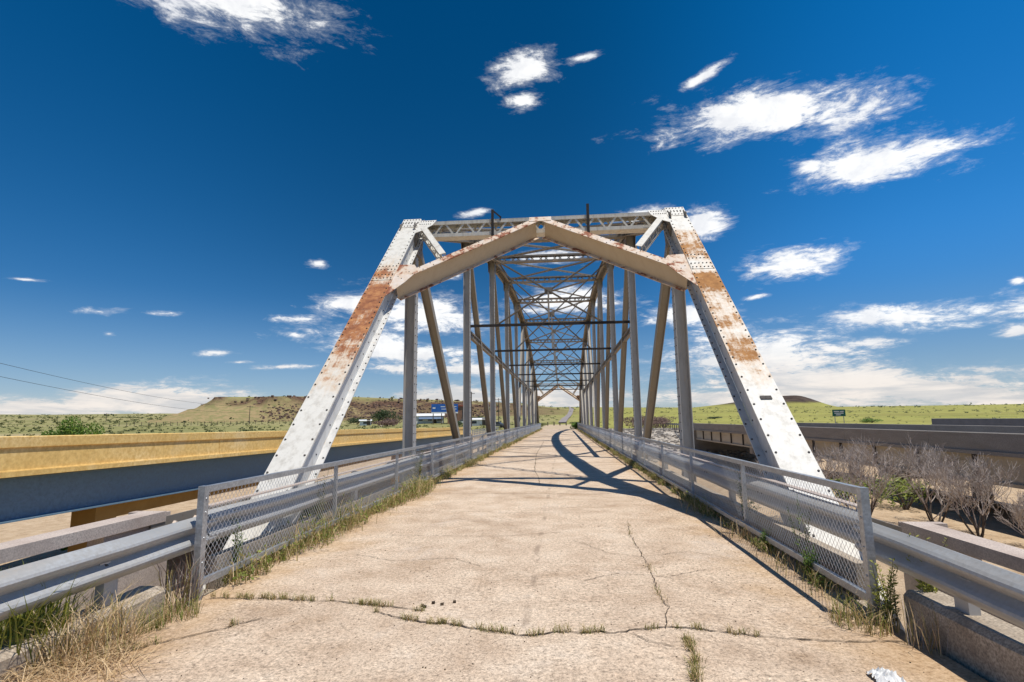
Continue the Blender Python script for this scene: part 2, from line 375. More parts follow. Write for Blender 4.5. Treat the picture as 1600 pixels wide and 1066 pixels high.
MA = np.array([-196.0, 284.0]); MBp = np.array([-50.0, 318.0])     # the mesa's front edge
def mesa_sd(x, y):
    e = (MBp-MA)/np.linalg.norm(MBp-MA); n = np.array([-e[1], e[0]])
    df = (x-MA[0])*n[0] + (y-MA[1])*n[1]
    dl = (x-MA[0])*e[0] + (y-MA[1])*e[1]
    wob = waves(x, y, 46)*7 + waves(x+500, y, 15)*3.0
    return np.minimum(df, dl*2.2+df*.08) + wob, dl
def ground(x, y):
    x = np.asarray(x, float); y = np.asarray(y, float)
    d = np.hypot(x, y); az = np.degrees(np.arctan2(x, y))
    plain = -.67 + np.maximum(d-130, 0)*.0178*(1+.42*np.exp(-((az+1)/13.0)**2)-.12*sstep(az,10,40)) * (1-.28*sstep(d,1300,2600))
    plain = plain + waves(x, y, 240)*2.2*sstep(d,140,500) + waves(x, y, 40)*.25*sstep(d, 100, 200)
    wob = waves(x, y, 30)*2.5
    bed = sstep(y + wob*sstep(np.abs(x),5,12), 5.5, 17)*(1-sstep(y+wob, 82, 109))
    fl = -5.2 + waves(x, y, 9)*.22 + waves(x, y, 45)*.5 + 1.4*sstep(x, 6, 13)*(1-sstep(x, 24, 36))*(1-sstep(y, 42, 58))
    z = plain*(1-bed) + fl*bed
    near = 1-sstep(y, 4.0, 6.5)
    side = sstep(np.abs(x), 5.5, 14)
    z = np.where((y < 6.5), (-.14 - side*1.6)*near + z*(1-near), z)
    # the raised ground the left abutment and the track stand on
    trk = sstep(y, 84, 92)*(1-sstep(y,150,210))*(1-sstep(np.abs(x), 5, 11))
    z = z*(1-trk) + (-.10)*trk
    sd, dl = mesa_sd(x, y)
    prof = .70*np.clip((sd+38)/34., 0, 1)**1.25 + .30*sstep(sd, -3.5, 0)
    prof = prof*(1-sstep(dl + waves(x, y, 60)*20, 160, 240))
    top = 13.4*(1-.42*sstep(dl, 60, 180)) * (1-sstep(d, 430, 700)*.3)
    z = z + top*prof*np.exp(-np.maximum(sd-150,0)/160.)
    cx, cy = 2500*math.sin(R(22.4)), 2500*math.cos(R(22.4))
    ddx = (x-cx)*math.cos(R(22.4)) - (y-cy)*math.sin(R(22.4)); ddy = (x-cx)*math.sin(R(22.4)) + (y-cy)*math.cos(R(22.4))
    wl_ = np.where(ddx < 0, 215., 78.)
    z = z + 57*np.exp(-np.abs(ddx/wl_)**2.0*.5)*np.exp(-(ddy/220)**2)
    z = z - 26*sstep(d, 2900, 4200)*0
    return z
def gz(x, y): return float(ground(x, y))

def build_ground():
    ang = np.concatenate([np.arange(-180,-62,4.0), np.arange(-62,-36,.4), np.arange(-36,44,.2), np.arange(44,62,.6), np.arange(62,180,4.0)])
    rad = np.concatenate([[0.2,1.5], np.arange(3,12,.45), 12*np.exp(np.arange(0, math.log(5200/12), .0215))])
    A, Rr = np.meshgrid(np.radians(ang), rad)
    X = Rr*np.sin(A); Y = Rr*np.cos(A)
    Z = ground(X, Y)
    d = np.hypot(X, Y)
    na, nr = len(ang), len(rad)
    V = np.stack([X, Y, Z], -1).reshape(-1, 3)
    f = []
    for i in range(nr-1):
        for j in range(na):
            k = (j+1) % na
            f.append((i*na+j, i*na+k, (i+1)*na+k, (i+1)*na+j))
    me = bpy.data.meshes.new('ground'); me.from_pydata(V.tolist(), [], f)
    me.polygons.foreach_set('use_smooth', [True]*len(f))
    def attr(n, a):
        at = me.attributes.new(n, 'FLOAT', 'POINT'); at.data.foreach_set('value', np.ascontiguousarray(a.reshape(-1), dtype=np.float32))
    wob = waves(X, Y, 22)*3
    attr('sand', np.maximum(sstep(Y+wob, 4.5, 8)*(1-sstep(Y+wob, 96, 116)), (1-sstep(Y, 4, 7))*sstep(Y,-20,-5)*.8)*(1-sstep(d, 150, 190)))
    sd, dl = mesa_sd(X, Y)
    attr('rock', sstep(sd, -6.5, -4)*(1-sstep(sd, .5, 3))*(1-sstep(dl,165,225)) + sstep(sd,-44,-30)*(1-sstep(sd,-3,1))*sstep(dl, 25, 80)*.75*(1-sstep(dl,165,225)))
    attr('scree', sstep(sd, -50, -34)*(1-sstep(sd, -4, 0))*(1-sstep(dl,165,225)))
    azc = np.degrees(np.arctan2(X, Y))
    attr('cinder', sstep(Z - (1.66+d*.0195), 0, 9)*sstep(d,2000,2200)*sstep(azc,12,16)*(1-sstep(azc,26,29)))
    attr('riprap', sstep(Y, 85, 88)*(1-sstep(Y, 112, 118))*sstep(X, 6, 9)*(1-sstep(X, 34, 40)))
    attr('lush', sstep(azc, -4, 6)*sstep(d, 105, 140))
    attr('track', sstep(Y,84,90)*(1-sstep(Y,158,172))*(1-sstep(np.abs(X+waves(X,Y,12)*1.2), 3.4, 4.8)))
    ob = bpy.data.objects.new('ground', me); COL.objects.link(ob); ob['kind'] = 'structure'
    m, t, b = newmat('desert_ground')
    co = t.new('ShaderNodeTexCoord').outputs['Object']
    def A_(n): return t.new('ShaderNodeAttribute', attribute_name=n).outputs['Fac']
    n1 = t.noise(co, .018, 6, .6); n2 = t.noise(co, .11, 8, .65); n3 = t.noise(co, 1.1, 8, .7); n4 = t.noise(co, 9, 6, .7)
    mixn = t.math('ADD', t.math('MULTIPLY', n1, .35), t.math('MULTIPLY', n2, .65))
    # dry range land on the left, lush yellow-green grass on the right
    dry = t.ramp(mixn, [(.36,(.15,.14,.06)),(.46,(.23,.225,.085)),(.55,(.30,.28,.115)),(.66,(.42,.34,.19))])
    lush = t.ramp(mixn, [(.34,(.19,.18,.06)),(.45,(.29,.285,.075)),(.56,(.36,.34,.095)),(.68,(.42,.36,.15))])
    stv = t.noise(t.scalev(co, (.0022,.02,1)), 1.0, 6, .6)
    lush = t.mix(t.math('MULTIPLY', t.step(stv, .46, .62), .5), lush, (.24,.21,.07))
    dry = t.mix(t.math('MULTIPLY', t.step(stv, .44, .6), .45), dry, (.40,.33,.18))
    c = t.mix(A_('lush'), dry, lush)
    spots = t.step(n2, .56, .64)
    c = t.mix(t.math('MULTIPLY', spots, .45), c, (.07,.085,.03))
    scree = t.mix(t.step(t.noise(co, .35, 8, .7), .40, .58), (.22,.20,.085), (.36,.255,.135))
    c = t.mix(t.math('MULTIPLY', A_('scree'), .8), c, scree)
    rock = t.ramp(n3, [(.35,(.04,.026,.02)),(.55,(.13,.075,.05)),(.7,(.26,.17,.10))])
    c = t.mix(t.math('MULTIPLY', A_('rock'), t.step(n2, .34, .5)), c, rock)
    sand = t.ramp(t.math('ADD', t.math('MULTIPLY', n3, .6), t.math('MULTIPLY', n4, .4)), [(.32,(.30,.20,.12)),(.5,(.50,.37,.24)),(.68,(.62,.49,.34))])
    c = t.mix(A_('sand'), c, sand)
    rip = t.ramp(n3, [(.3,(.2,.165,.13)),(.5,(.42,.37,.31)),(.7,(.58,.53,.46))])
    c = t.mix(A_('riprap'), c, rip)
    c = t.mix(A_('cinder'), c, t.ramp(n1, [(.35,(.05,.035,.028)),(.65,(.105,.078,.06))]))
    c = t.mix(A_('track'), c, t.ramp(n3, [(.3,(.40,.30,.19)),(.7,(.58,.47,.33))]))
    t.link(c, b.inputs['Base Color']); b.inputs['Roughness'].default_value = .95
    b.inputs['Specular IOR Level'].default_value = .1
    bump(t, b, t.math('ADD', n3, t.math('MULTIPLY', n4, .3)), .6, .25)
    me.materials.append(m)
build_ground()

# ------------------------------------------------------------------ road deck
def build_road():
    xs = np.concatenate([np.linspace(-3.09, 3.09, 40)]); ys = np.arange(-7, 92.01, .3)
    mb = MB(); n = len(xs)
    for y in ys:
        for x in xs:
            mb.v.append((float(x), float(y), float(.018*mnoise.noise((x*1.1, y*.6, 3)) - .012*(abs(x)/3.3)**2)))
    for i in range(len(ys)-1):
        for j in range(n-1):
            mb.f.append((i*n+j, i*n+j+1, (i+1)*n+j+1, (i+1)*n+j)); mb.m.append(0)
    m, t, b = newmat('worn_road_surface')
    co = t.new('ShaderNodeTexCoord').outputs['Object']
    sx = t.new('ShaderNodeSeparateXYZ'); t.link(co, sx.inputs[0])
    big = t.noise(co, .35, 6, .6); mid = t.noise(co, 2.0, 8, .65); fine = t.noise(co, 26, 6, .78); peb = t.noise(co, 62, 4, .75)
    c = t.ramp(t.math('ADD', t.math('MULTIPLY', big, .5), t.math('MULTIPLY', mid, .5)), [(.36,(.42,.30,.20)),(.45,(.54,.41,.295)),(.54,(.63,.495,.365)),(.64,(.68,.56,.435))])
    spk = t.ramp(t.math('ADD', t.math('MULTIPLY', fine, .5), t.math('MULTIPLY', peb, .5)), [(.36,.16),(.43,.62),(.50,.98),(.57,1.22),(.64,1.65)])
    c = t.mix(1.0, c, spk, 'MULTIPLY')
    pit = t.step(t.noise(co, 30, 4, .7), .66, .72)
    c = t.mix(t.math('MULTIPLY', pit, .55), c, (.12,.085,.06))
    # loose dirt along both edges
    ax = t.math('ABSOLUTE', t.math('ADD', sx.outputs[0], t.math('MULTIPLY', t.math('SUBTRACT', t.noise(co, 1.1, 6, .65), .5), 2.4)))
    dirt = t.step(ax, 2.1, 3.1)
    dc = t.ramp(fine, [(.3,(.30,.17,.075)),(.5,(.47,.30,.15)),(.7,(.56,.40,.23))])
    c = t.mix(t.math('MULTIPLY', dirt, .62), c, dc)
    # old centre-line seam: a worn dark trace broken into dashes
    cl = t.math('ABSOLUTE', t.math('SUBTRACT', sx.outputs[0], t.math('ADD', .11, t.math('MULTIPLY', t.math('SUBTRACT', t.noise(co, .8, 3), .5), .12))))
    seam = t.math('MULTIPLY', t.math('SUBTRACT', 1.0, t.step(cl, .012, .05)), t.step(t.noise(t.scalev(co, (0.2,1,1)), 1.3, 4, .7), .46, .6))
    c = t.mix(t.math('MULTIPLY', seam, .42), c, (.17,.12,.085))
    st = t.step(t.noise(co, .75, 9, .72), .53, .68)
    c = t.mix(t.math('MULTIPLY', st, .30), c, (.27,.18,.115))
    pale = t.step(t.noise(t.scalev(co, (1,.8,1)), .55, 8, .7, .6), .55, .70)
    c = t.mix(t.math('MULTIPLY', pale, .30), c, (.66,.60,.53))
    hair = t.new('ShaderNodeTexVoronoi', feature='DISTANCE_TO_EDGE'); hair.inputs['Scale'].default_value = .75
    wob = t.new('ShaderNodeVectorMath', operation='ADD'); t.link(co, wob.inputs[0])
    wn = t.new('ShaderNodeTexNoise'); wn.inputs['Scale'].default_value = 2.2; wn.inputs['Detail'].default_value = 6; t.link(co, wn.inputs['Vector'])
    t.link(t.vmath('MULTIPLY', t.vmath('SUBTRACT', wn.outputs['Color'], (.5,.5,.5)), (.9,.9,.9)), wob.inputs[1]); t.link(wob.outputs[0], hair.inputs['Vector'])
    hl = t.math('MULTIPLY', t.math('SUBTRACT', 1.0, t.step(hair.outputs['Distance'], .002, .010)), t.step(t.noise(co, .7, 3), .47, .60))
    c = t.mix(t.math('MULTIPLY', hl, .32), c, (.14,.10,.07))
    t.link(c, b.inputs['Base Color']); b.inputs['Roughness'].default_value = .92; b.inputs['Specular IOR Level'].default_value = .15
    bump(t, b, t.math('ADD', t.math('MULTIPLY', fine, .6), peb), .55, .012)
    o = mb.build('road', m, smooth=True); o['kind'] = 'structure'
    return o
build_road()

def road_z(x, y): return .018*mnoise.noise((x*1.1, y*.6, 3)) - .012*(abs(x)/3.3)**2
CRACKS = [  # road, most cracks, fences, rails and near weeds: coordinates pre-scaled about the camera
 ([(-1.2,4.877),(-0.855,4.7),(-0.51,4.626),(-0.211,4.532),(0.106,4.421),(0.423,4.532),(0.824,4.532),(1.234,4.644),(1.43,4.644),(1.85,4.56),(2.204,4.514),(2.549,4.476),(2.969,4.532)], 0.0079),
 ([(-2.925,5.195),(-2.3,5.176),(-1.713,5.139),(-1.191,5.027),(-0.808,4.933)], 0.0068),
 ([(-2.907,3.889),(-2.627,4.169),(-2.366,4.402),(-2.151,4.7)], 0.0068),
 ([(1.234,4.616),(1.346,5.129),(1.327,5.484),(1.374,6.118),(1.393,6.771),(1.402,8.207),(1.477,9.186)], 0.0040),
 ([(1.346,4.439),(1.327,4.103),(1.271,3.786),(1.243,3.357)], 0.0091),
 ([(-2.198,8.039),(-1.228,7.983),(-0.389,8.011),(0.432,8.309)], 0.0040),
 ([(0.563,7.759),(0.982,7.06),(1.355,6.92),(2.027,7.2),(2.549,6.715)], 0.0034),
 ([(0.964,4.514),(1.057,4.365),(1.243,4.271)], 0.0034),
 ([(-0.482,18.083),(-0.799,26.215),(-0.92,41.025)], 0.0113),
 ([(-2.953,9.979),(-1.461,10.025),(0.218,9.96),(1.71,10.072)], 0.0034),
 ([(-2.9,12.4),(-1,12.46),(.9,12.38),(2.8,12.5)], .007),
 ([(-2.9,16.1),(-.5,16.0),(2.2,16.15)], .009),
 ([(-2.8,21.2),(.2,21.1),(2.7,21.25)], .011),
 ([(-2.8,27.0),(.4,27.1),(2.6,26.9)], .014),
 ([(-2.7,34.4),(.4,34.3),(2.6,34.5)], .018),
 ([(-2.2,6.9),(-1.6,6.6),(-.9,6.75),(-.5,6.4)], .004),
 ([(.6,5.9),(1.0,6.2),(1.5,6.1),(2.0,6.4)], .004),
 ([(-0.156,14.176),(-0.249,15.854),(-0.482,18.083)], 0.0068),
]
rnd = random.Random(3)
def crack_points(pts):
    out = []
    for (x0,y0),(x1,y1) in zip(pts, pts[1:]):
        L = math.hypot(x1-x0, y1-y0); n = max(2, int(L/.045)) if L < 3 else int(L/.3)
        for i in range(n):
            t = i/n; out.append((x0+(x1-x0)*t + rnd.uniform(-1,1)*.016, y0+(y1-y0)*t + rnd.uniform(-1,1)*.016))
    out.append(pts[-1]); return out
crack_lines = []
for pts, w in CRACKS:
    P = crack_points(pts); crack_lines.append(P)
    mb = MB(); k = len(P)
    for i, (x, y) in enumerate(P):
        a = P[max(i-1,0)]; b_ = P[min(i+1,k-1)]
        dx, dy = b_[0]-a[0], b_[1]-a[1]; L = math.hypot(dx,dy) or 1
        ww = w*rnd.uniform(.35,1.3)*(.25 if i in (0,k-1) else 1)
        z = road_z(x, y)+.008
        mb.v += [(x-dy/L*ww, y+dx/L*ww, z), (x+dy/L*ww, y-dx/L*ww, z)]
    for i in range(k-1):
        mb.f.append((2*i, 2*i+1, 2*i+3, 2*i+2)); mb.m.append(0)
    o = mb.build('road_crack', M['crack']); o['kind'] = 'structure'
# ------------------------------------------------------------------ the truss bridge
PN = 8.9; Y0 = 5.43; HW = 3.63
ZU = {1:7.08, 2:9.83, 3:11.53, 4:12.53, 5:12.83, 6:12.53, 7:11.53, 8:9.83, 9:7.08}
def YY(i): return Y0 + PN*i
bridge = empty('truss_bridge', (0, Y0, 0), 'long rusty white riveted steel truss bridge over the sandy river bed, carrying the worn road', 'bridge')
def add(name, mb, mat, parent=bridge, label=None, smooth=False):
    o = mb.build(name, mat, parent, smooth)
    if label: o['label'] = label
    return o
def rivets(o, rv):
    """lay rivet heads onto a part: they join its mesh"""
    me = o.data; n = len(me.vertices); l = world_loc(bridge)
    V = [tuple(v.co) for v in me.vertices] + [(x-l[0],y-l[1],z-l[2]) for x,y,z in rv.v]
    F = [tuple(p.vertices) for p in me.polygons] + [tuple(n+i for i in f) for f in rv.f]
    mi = [p.material_index for p in me.polygons]; ms = list(me.materials)
    new = bpy.data.meshes.new(me.name); new.from_pydata(V, [], F)
    for m in ms: new.materials.append(m)
    new.materials.append(M['rivet'])
    new.polygons.foreach_set('material_index', mi + [len(ms)]*len(rv.f)); new.update()
    o.data = new; bpy.data.meshes.remove(me)
SA, CA = math.sin(.767), math.cos(.767)

def box_section(mb, a, b, up, w=.517, d=.44, flange=True, lace=True, side=0):
    a = Vector(a); b = Vector(b)
    mb.bar(a, b, w, .02, up, 0, ov=d/2-.01)
    for s in (1,-1):
        mb.bar(a, b, .016, d-.042, up, side, ou=s*.17, ov=-.002)
        mb.bar(a, b, .078, .014, up, side, ou=s*.218, ov=d/2-.0285)
        if flange: mb.bar(a, b, .125, .016, up, side, ou=s*(.17+.0715), ov=-d/2+.008)
    if lace:
        L = (b-a).length; dr = (b-a)/L; s_ = dr.cross(Vector(up)).normalized(); u_ = s_.cross(dr).normalized()
        n = int(L/.42)
        for i in range(n):
            sg = 1 if i % 2 else -1
            mb.bar(a+dr*(L*i/n)+s_*.16*sg-u_*(d/2-.02), a+dr*(L*(i+1)/n)-s_*.16*sg-u_*(d/2-.02), .055, .01, up, side)

def end_post(sx, far):
    """inclined end post from its shoe up to the first hip joint"""
    def P(y, z): return (sx*HW, (Y0+10*PN) - (y-Y0) if far else y, z)
    mb = MB(); rv = MB()
    a = Vector(P(5.62, -1.37)); b = Vector(P(14.47, 7.16))
    dr = (b-a).normalized(); up = Vector((0, SA if far else -SA, CA))
    box_section(mb, a, b, up, side=1)
    s_ = dr.cross(up).normalized()
    L = (b-a).length
    q = .12; k = 0
    while q < L-.06:
        p = a + dr*q
        for s in (1,-1):
            rv.stud(p + s_*(s*.22) + up*.22, up, .019, .014)
            rv.stud(p + s_*(s*.272) - up*(.22-.016), up, .017, .013)
            if k % 2: rv.stud(p + s_*(s*.178) - up*.12, s_*s, .015, .011)
            rv.stud(p + s_*(s*.178) + up*.10, s_*s, .015, .011)
        q += .33 if q < 5.4 else .2; k += 1
    # splice plates over the cover
    for t0, t1 in ((.715,.775),(.955,1.0)):
        mb.bar(a+dr*L*t0, a+dr*L*t1, .50, .012, up, 0, ov=.226)
        for q in (t0+.006, t0+.02, t1-.02, t1-.006):
            for j in range(6):
                rv.stud(a+dr*L*q + s_*(-.21+.084*j) + up*.232, up, .018, .016)
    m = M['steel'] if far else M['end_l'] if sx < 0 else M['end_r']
    lab = None
    if not far: lab = 'white inclined end post with a long orange rust stain' if sx < 0 else 'white inclined end post with scattered ochre rust patches'
    o = add('end_post', mb, [m, M['steel'] if far else M['end_side']], bridge, lab)
    rivets(o, rv)
    if not far:   # dark oval hand hole / number plate low on the face
        pl = MB()
        if sx > 0:
            c = a + dr*4.55 + up*.232
            pl.bar(c-s_*.085, c+s_*.085, .075, .01, up, 0)
            pl.build('number_plate', M['rivet'], o)
    return o
for sx in (-1, 1):
    end_post(sx, False)
for sx in (-1, 1):
    end_post(sx, True)

for sx in (-1, 1):
    for i in range(1, 9):
        mb = MB(); up = (0,0,1)
        a = Vector((sx*HW, YY(i)+(.16 if i == 1 else .0), ZU[i])); b = Vector((sx*HW, YY(i+1)-(.16 if i == 8 else .0), ZU[i+1]))
        box_section(mb, a, b, up, w=.5, d=.42)
        o = add('top_chord', mb, M['chord'])
        rv = MB(); L = (b-a).length; dr = (b-a)/L
        for k in range(int(L/.3)):
            p = a+dr*(.3*k+.1)
            for dz in (.14,-.14): rv.stud(p+Vector((-sx*.178,0,dz)), (-sx,0,0), .017, .014)
        rivets(o, rv)
    # bottom chord, one member per panel
    for i in range(10):
        mb = MB()
        mb.ibeam((sx*HW, YY(i)+(.2 if i == 0 else 0), -1.25), (sx*HW, YY(i+1)-(.2 if i == 9 else 0), -1.25), .36, .3, .02, .02, (1,0,0))
        add('bottom_chord', mb, M['post'])
    # verticals
    for i in range(1, 10):
        mb = MB()
        a = Vector((sx*HW, YY(i), -1.2)); b = Vector((sx*HW, YY(i), ZU[i]-.1))
        mb.ibeam(a, b, .29, .30, .018, .014, (1,0,0))
        o = add('vertical_post', mb, M['post'])
        rv = MB()
        for k in range(int((ZU[i]+.3)/.22)):
            z = k*.22
            for sy in (1,-1): rv.stud((sx*(HW-.145), YY(i)+sy*.105, z), (-sx,0,0), .017, .014)
        if i < 6: rivets(o, rv)
    # diagonals fall from the hips towards mid-span
    for i in range(1, 9):
        lo, hi = (i+1, i) if i < 5 else (i, i+1)
        if i < 5: a = (sx*HW, YY(i+1)-.16, -1.0); b = (sx*HW, YY(i)+.18, ZU[i]-.25)
        else:     a = (sx*HW, YY(i)+.16, -1.0);   b = (sx*HW, YY(i+1)-.18, ZU[i+1]-.25)
        mb = MB(); mb.ibeam(a, b, .255, .24, .016, .012, (1,0,0))
        add('diagonal', mb, M['steel'])
    # gusset plates on both faces of every upper joint
    for i in range(1, 10):
        for so in (1,-1):
            mb = MB(); x = sx*HW + so*.196
            zc = ZU[i]; w = .55 if i in (1,9) else .48
            lean = (ZU.get(i+1, ZU[i]-6)-ZU.get(i-1, ZU[i]-6))/(2*PN)
            pts = [(-w,-.18-lean*w),(-.26,-.85),(.26,-.85),(w,-.18+lean*w),(w,.17+lean*w),(-w,.17-lean*w)]
            v0 = len(mb.v)
            for xx in (x-.008, x+.008):
                for (dy, dz) in pts: mb.v.append((xx, YY(i)+dy, zc+dz))
            n = 6
            mb.f += [tuple(v0+j for j in range(n)), tuple(v0+n+j for j in reversed(range(n)))] ; mb.m += [0,0]
            for j in range(n): mb.f.append((v0+j, v0+(j+1)%n, v0+n+(j+1)%n, v0+n+j)); mb.m.append(0)
            o = add('gusset_plate', mb, M['chord'])
            if i < 5 and so == -sx:
                rv = MB()
                for dy in np.linspace(-w+.07, w-.07, 7):
                    for dz in (-.1, .08): rv.stud((x-sx*.008, YY(i)+dy, zc+dz+lean*dy), (-sx,0,0), .016, .013)
                for dz in (-.3,-.45,-.6,-.75):
                    for dy in (-.18,0,.18): rv.stud((x-sx*.008, YY(i)+dy, zc+dz), (-sx,0,0), .016, .013)
                rivets(o, rv)
    # long laced strut tying the posts half way up
    for i in range(2, 8):
        mb = MB()
        mb.lattice((sx*(HW-.02), YY(i)+.16, 5.50), (sx*(HW-.02), YY(i+1)-.16, 5.50), .30, .16, (0,0,1), pitch=.34, ang=.06, lw=.04)
        add('longitudinal_strut', mb, M['chord'])

# portals
def portal(far):
    def yf(y): return (2*Y0+10*PN) - y if far else y
    sgn = 1 if far else -1
    up = Vector((0, SA*sgn*1.0, CA)) if far else Vector((0, -SA, CA))
    mb = MB()
    mb.lattice((-HW+.3, yf(14.5), 7.0), (HW-.3, yf(14.5), 7.0), .46, .36, (0,0,1), pitch=.30, ang=.085, lw=.05)
    add('portal_strut', mb, M['strut_white'])
    for sx in (-1, 1):
        def PP(x, z, back=0):
            y = 14.32 - (7.32-z)*CA/SA
            return Vector((x, yf(y), z)) - up*back
        a = PP(sx*3.33, 4.90, .27); b = PP(sx*.12, 7.05, .27)
        mb = MB()
        d = (b-a).normalized()
        dep = .52
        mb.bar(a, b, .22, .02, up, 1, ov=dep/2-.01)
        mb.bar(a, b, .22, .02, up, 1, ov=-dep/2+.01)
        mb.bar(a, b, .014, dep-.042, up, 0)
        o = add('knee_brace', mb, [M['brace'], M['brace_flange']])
        rv = MB(); s_ = d.cross(up).normalized(); L = (b-a).length
        for k in range(int(L/.3)):
            for s in (1,-1): rv.stud(a+d*(.3*k+.15)+s_*(.075*s)+up*(dep/2), up, .015, .012)
        rivets(o, rv)
        # connection plate at the end post, in the portal plane
        pl = MB()
        q = [PP(sx*3.40,5.42,.0), PP(sx*3.40,4.35,.0), PP(sx*3.05,4.82,.0), PP(sx*2.85,5.2,.0), PP(sx*3.0,5.40,.0)]
        v0 = len(pl.v); n = len(q)
        for off in (-.012, -.024):
            for p in q: pl.v.append(tuple(p + up*(-.0+off+.004)))
        pl.f += [tuple(v0+j for j in range(n)), tuple(v0+n+j for j in reversed(range(n)))]; pl.m += [0,0]
        for j in range(n): pl.f.append((v0+j, v0+(j+1)%n, v0+n+(j+1)%n, v0+n+j)); pl.m.append(0)
        add('gusset_plate', pl, M['brace_flange'])
        # hip gusset in the portal plane
        pl = MB()
        q = [PP(sx*3.4,7.24,0), PP(sx*2.92,7.24,0), PP(sx*2.98,7.02,0), PP(sx*3.2,6.78,0), PP(sx*3.4,6.66,0)]
        v0 = 0
        for off in (.0, -.014):
            for p in q: pl.v.append(tuple(p + up*off))
        pl.f += [tuple(j for j in range(n)), tuple(n+j for j in reversed(range(n)))]; pl.m += [0,0]
        for j in range(n): pl.f.append((j, (j+1)%n, n+(j+1)%n, n+j)); pl.m.append(0)
        o = add('gusset_plate', pl, M['end_l' if sx < 0 else 'end_r'])
        rv = MB()
        for k in range(6):
            rv.stud(PP(sx*(3.34-.07*k), 7.18, 0), up, .017, .015); rv.stud(PP(sx*(3.34-.06*k), 7.06, 0), up, .017, .015)
        rivets(o, rv)
        mb = MB()
        mb.lattice(PP(sx*3.2, 6.9, .16), PP(sx*2.40, 5.78, .18), .34, .16, up, pitch=.24, ang=.05, lw=.04)
        add('corner_strut', mb, M['strut_white'])
    pk = MB()
    y = 14.32 - (7.32-7.08)*CA/SA
    c = Vector((0, yf(y), 7.08))
    pk.bar(c-Vector((.26,0,0)), c+Vector((.26,0,0)), .30, .016, up, 0, ov=.012) if False else pk.bar(c-Vector((.3,0,.02)), c+Vector((.3,0,-.02)), .26, .016, up, 0, ov=.012)
    add('peak_plate', pk, M['brace_flange'])
portal(False); portal(True)

# sway frames, top struts and top laterals
for i in range(2, 9):
    mb = MB(); zt = ZU[i]
    mb.lattice((-HW+.2, YY(i), zt-.06), (HW-.2, YY(i), zt-.06), .44, .34, (0,0,1), pitch=.42, ang=.09, lw=.05)
    add('top_strut', mb, M['chord'])
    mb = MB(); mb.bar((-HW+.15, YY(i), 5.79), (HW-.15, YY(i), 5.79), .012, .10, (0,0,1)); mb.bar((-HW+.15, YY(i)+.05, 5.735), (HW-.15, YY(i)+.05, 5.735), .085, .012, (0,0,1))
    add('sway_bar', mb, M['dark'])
    zc = zt-.42
    kx = 2.25
    for s in (1,-1):
        mb = MB(); a = (s*(HW-.25), YY(i)+s*.045, zc); b = (-s*kx, YY(i)+s*.045, 5.84)
        mb.bar(a, b, .012, .10, (0,1,0)); mb.bar(a, b, .08, .012, (0,1,0), ov=0, ou=0)
        add('sway_diagonal', mb, M['chord'])
    zx = 5.83 + (zc-5.83)*kx/(HW-.25+kx)
    mb = MB(); mb.bar((0, YY(i)-.06, 5.84), (0, YY(i)-.06, zx), .075, .05, (0,1,0))
    add('sway_hanger', mb, M['steel'])
    mb = MB(); mb.box(-.17, .17, YY(i)-.031, YY(i)-.019, zx-.16, zx+.16)
    add('crossing_plate', mb, M['chord'])
for i in range(1, 9):
    for s in (1,-1):
        mb = MB(); dz = .02*s
        a = (-s*(HW-.28), YY(i)+.2, ZU[i]+dz-.02); b = (s*(HW-.28), YY(i+1)-.2, ZU[i+1]+dz-.02)
        dvec = (Vector(b)-Vector(a)).normalized(); side = dvec.cross(Vector((0,0,1))).normalized()
        mb.lattice(a, b, .30, .035 if s > 0 else .035, side, pitch=.27, ang=.02, lw=.045, t=.045, faces=1)
        add('top_lateral', mb, M['steel'])

# iron brackets standing on the portal strut
mb = MB(); mb.bar((-1.34, 14.31, 6.73), (-1.34, 14.31, 7.50), .07, .05, (0,1,0)); mb.bar((-1.34,14.31,7.48), (-1.10,14.31,7.26), .04, .03, (0,1,0)); mb.bar((-1.12,14.31,7.28), (-1.12,14.31,7.18), .03, .03, (0,1,0))
add('bracket', mb, M['dark'], label='dark iron bracket with a folded-over tip')
mb = MB(); mb.bar((1.31, 14.31, 6.63), (1.31, 14.31, 7.54), .075, .05, (0,1,0))
add('bracket', mb, M['dark'], label='plain upright dark iron bracket')

# deck
mb = MB(); mb.box(-3.31, 3.31, Y0, YY(10), -.30, -.06); add('deck_slab', mb, M['concrete'])
for i in range(11):
    mb = MB(); y = YY(i) + (.3 if i == 0 else -.3 if i == 10 else 0)
    mb.ibeam((-HW+.18, y, -.75), (HW-.18, y, -.75), .86, .3, .02, .014, (0,0,1)); add('floor_beam', mb, M['post'])
for x in (-2.8,-1.4,0,1.4,2.8):
    mb = MB(); mb.ibeam((x, Y0+.5, -.312), (x, YY(10)-.5, -.312), .02, .18, .008, .01, (0,0,1)); add('stringer', mb, M['post'])
for sx in (-1,1):
    mb = MB(); x0, x1 = sorted((sx*3.20, sx*3.31))
    mb.box(x0, x1, Y0+.2, YY(10), -.058, .27); add('curb', mb, M['concrete'])
    mb = MB(); mb.box(sx*HW-.4, sx*HW+.4, Y0-.25, Y0+.6, -1.75, -1.45); add('bearing_shoe', mb, M['chord'])
ab = MB(); ab.box(-6, 6, Y0-3.0, Y0-.3, -4.5, -.2); ab.box(-6, 6, Y0-.28, Y0+.8, -4.5, -1.76)
tag(ab.build('abutment', M['concrete'], loc=(0,Y0-1,-4.5)), 'concrete abutment under the near end of the truss bridge', 'abutment')
ab = MB(); ye = YY(10); ab.box(-6, 6, ye+.3, ye+2, -4.5, -.25); ab.box(-6, 6, ye-.8, ye+.28, -4.5, -1.6)
tag(ab.build('abutment', M['concrete'], loc=(0,ye+1,-4.5)), 'concrete abutment under the far end of the truss bridge', 'abutment')
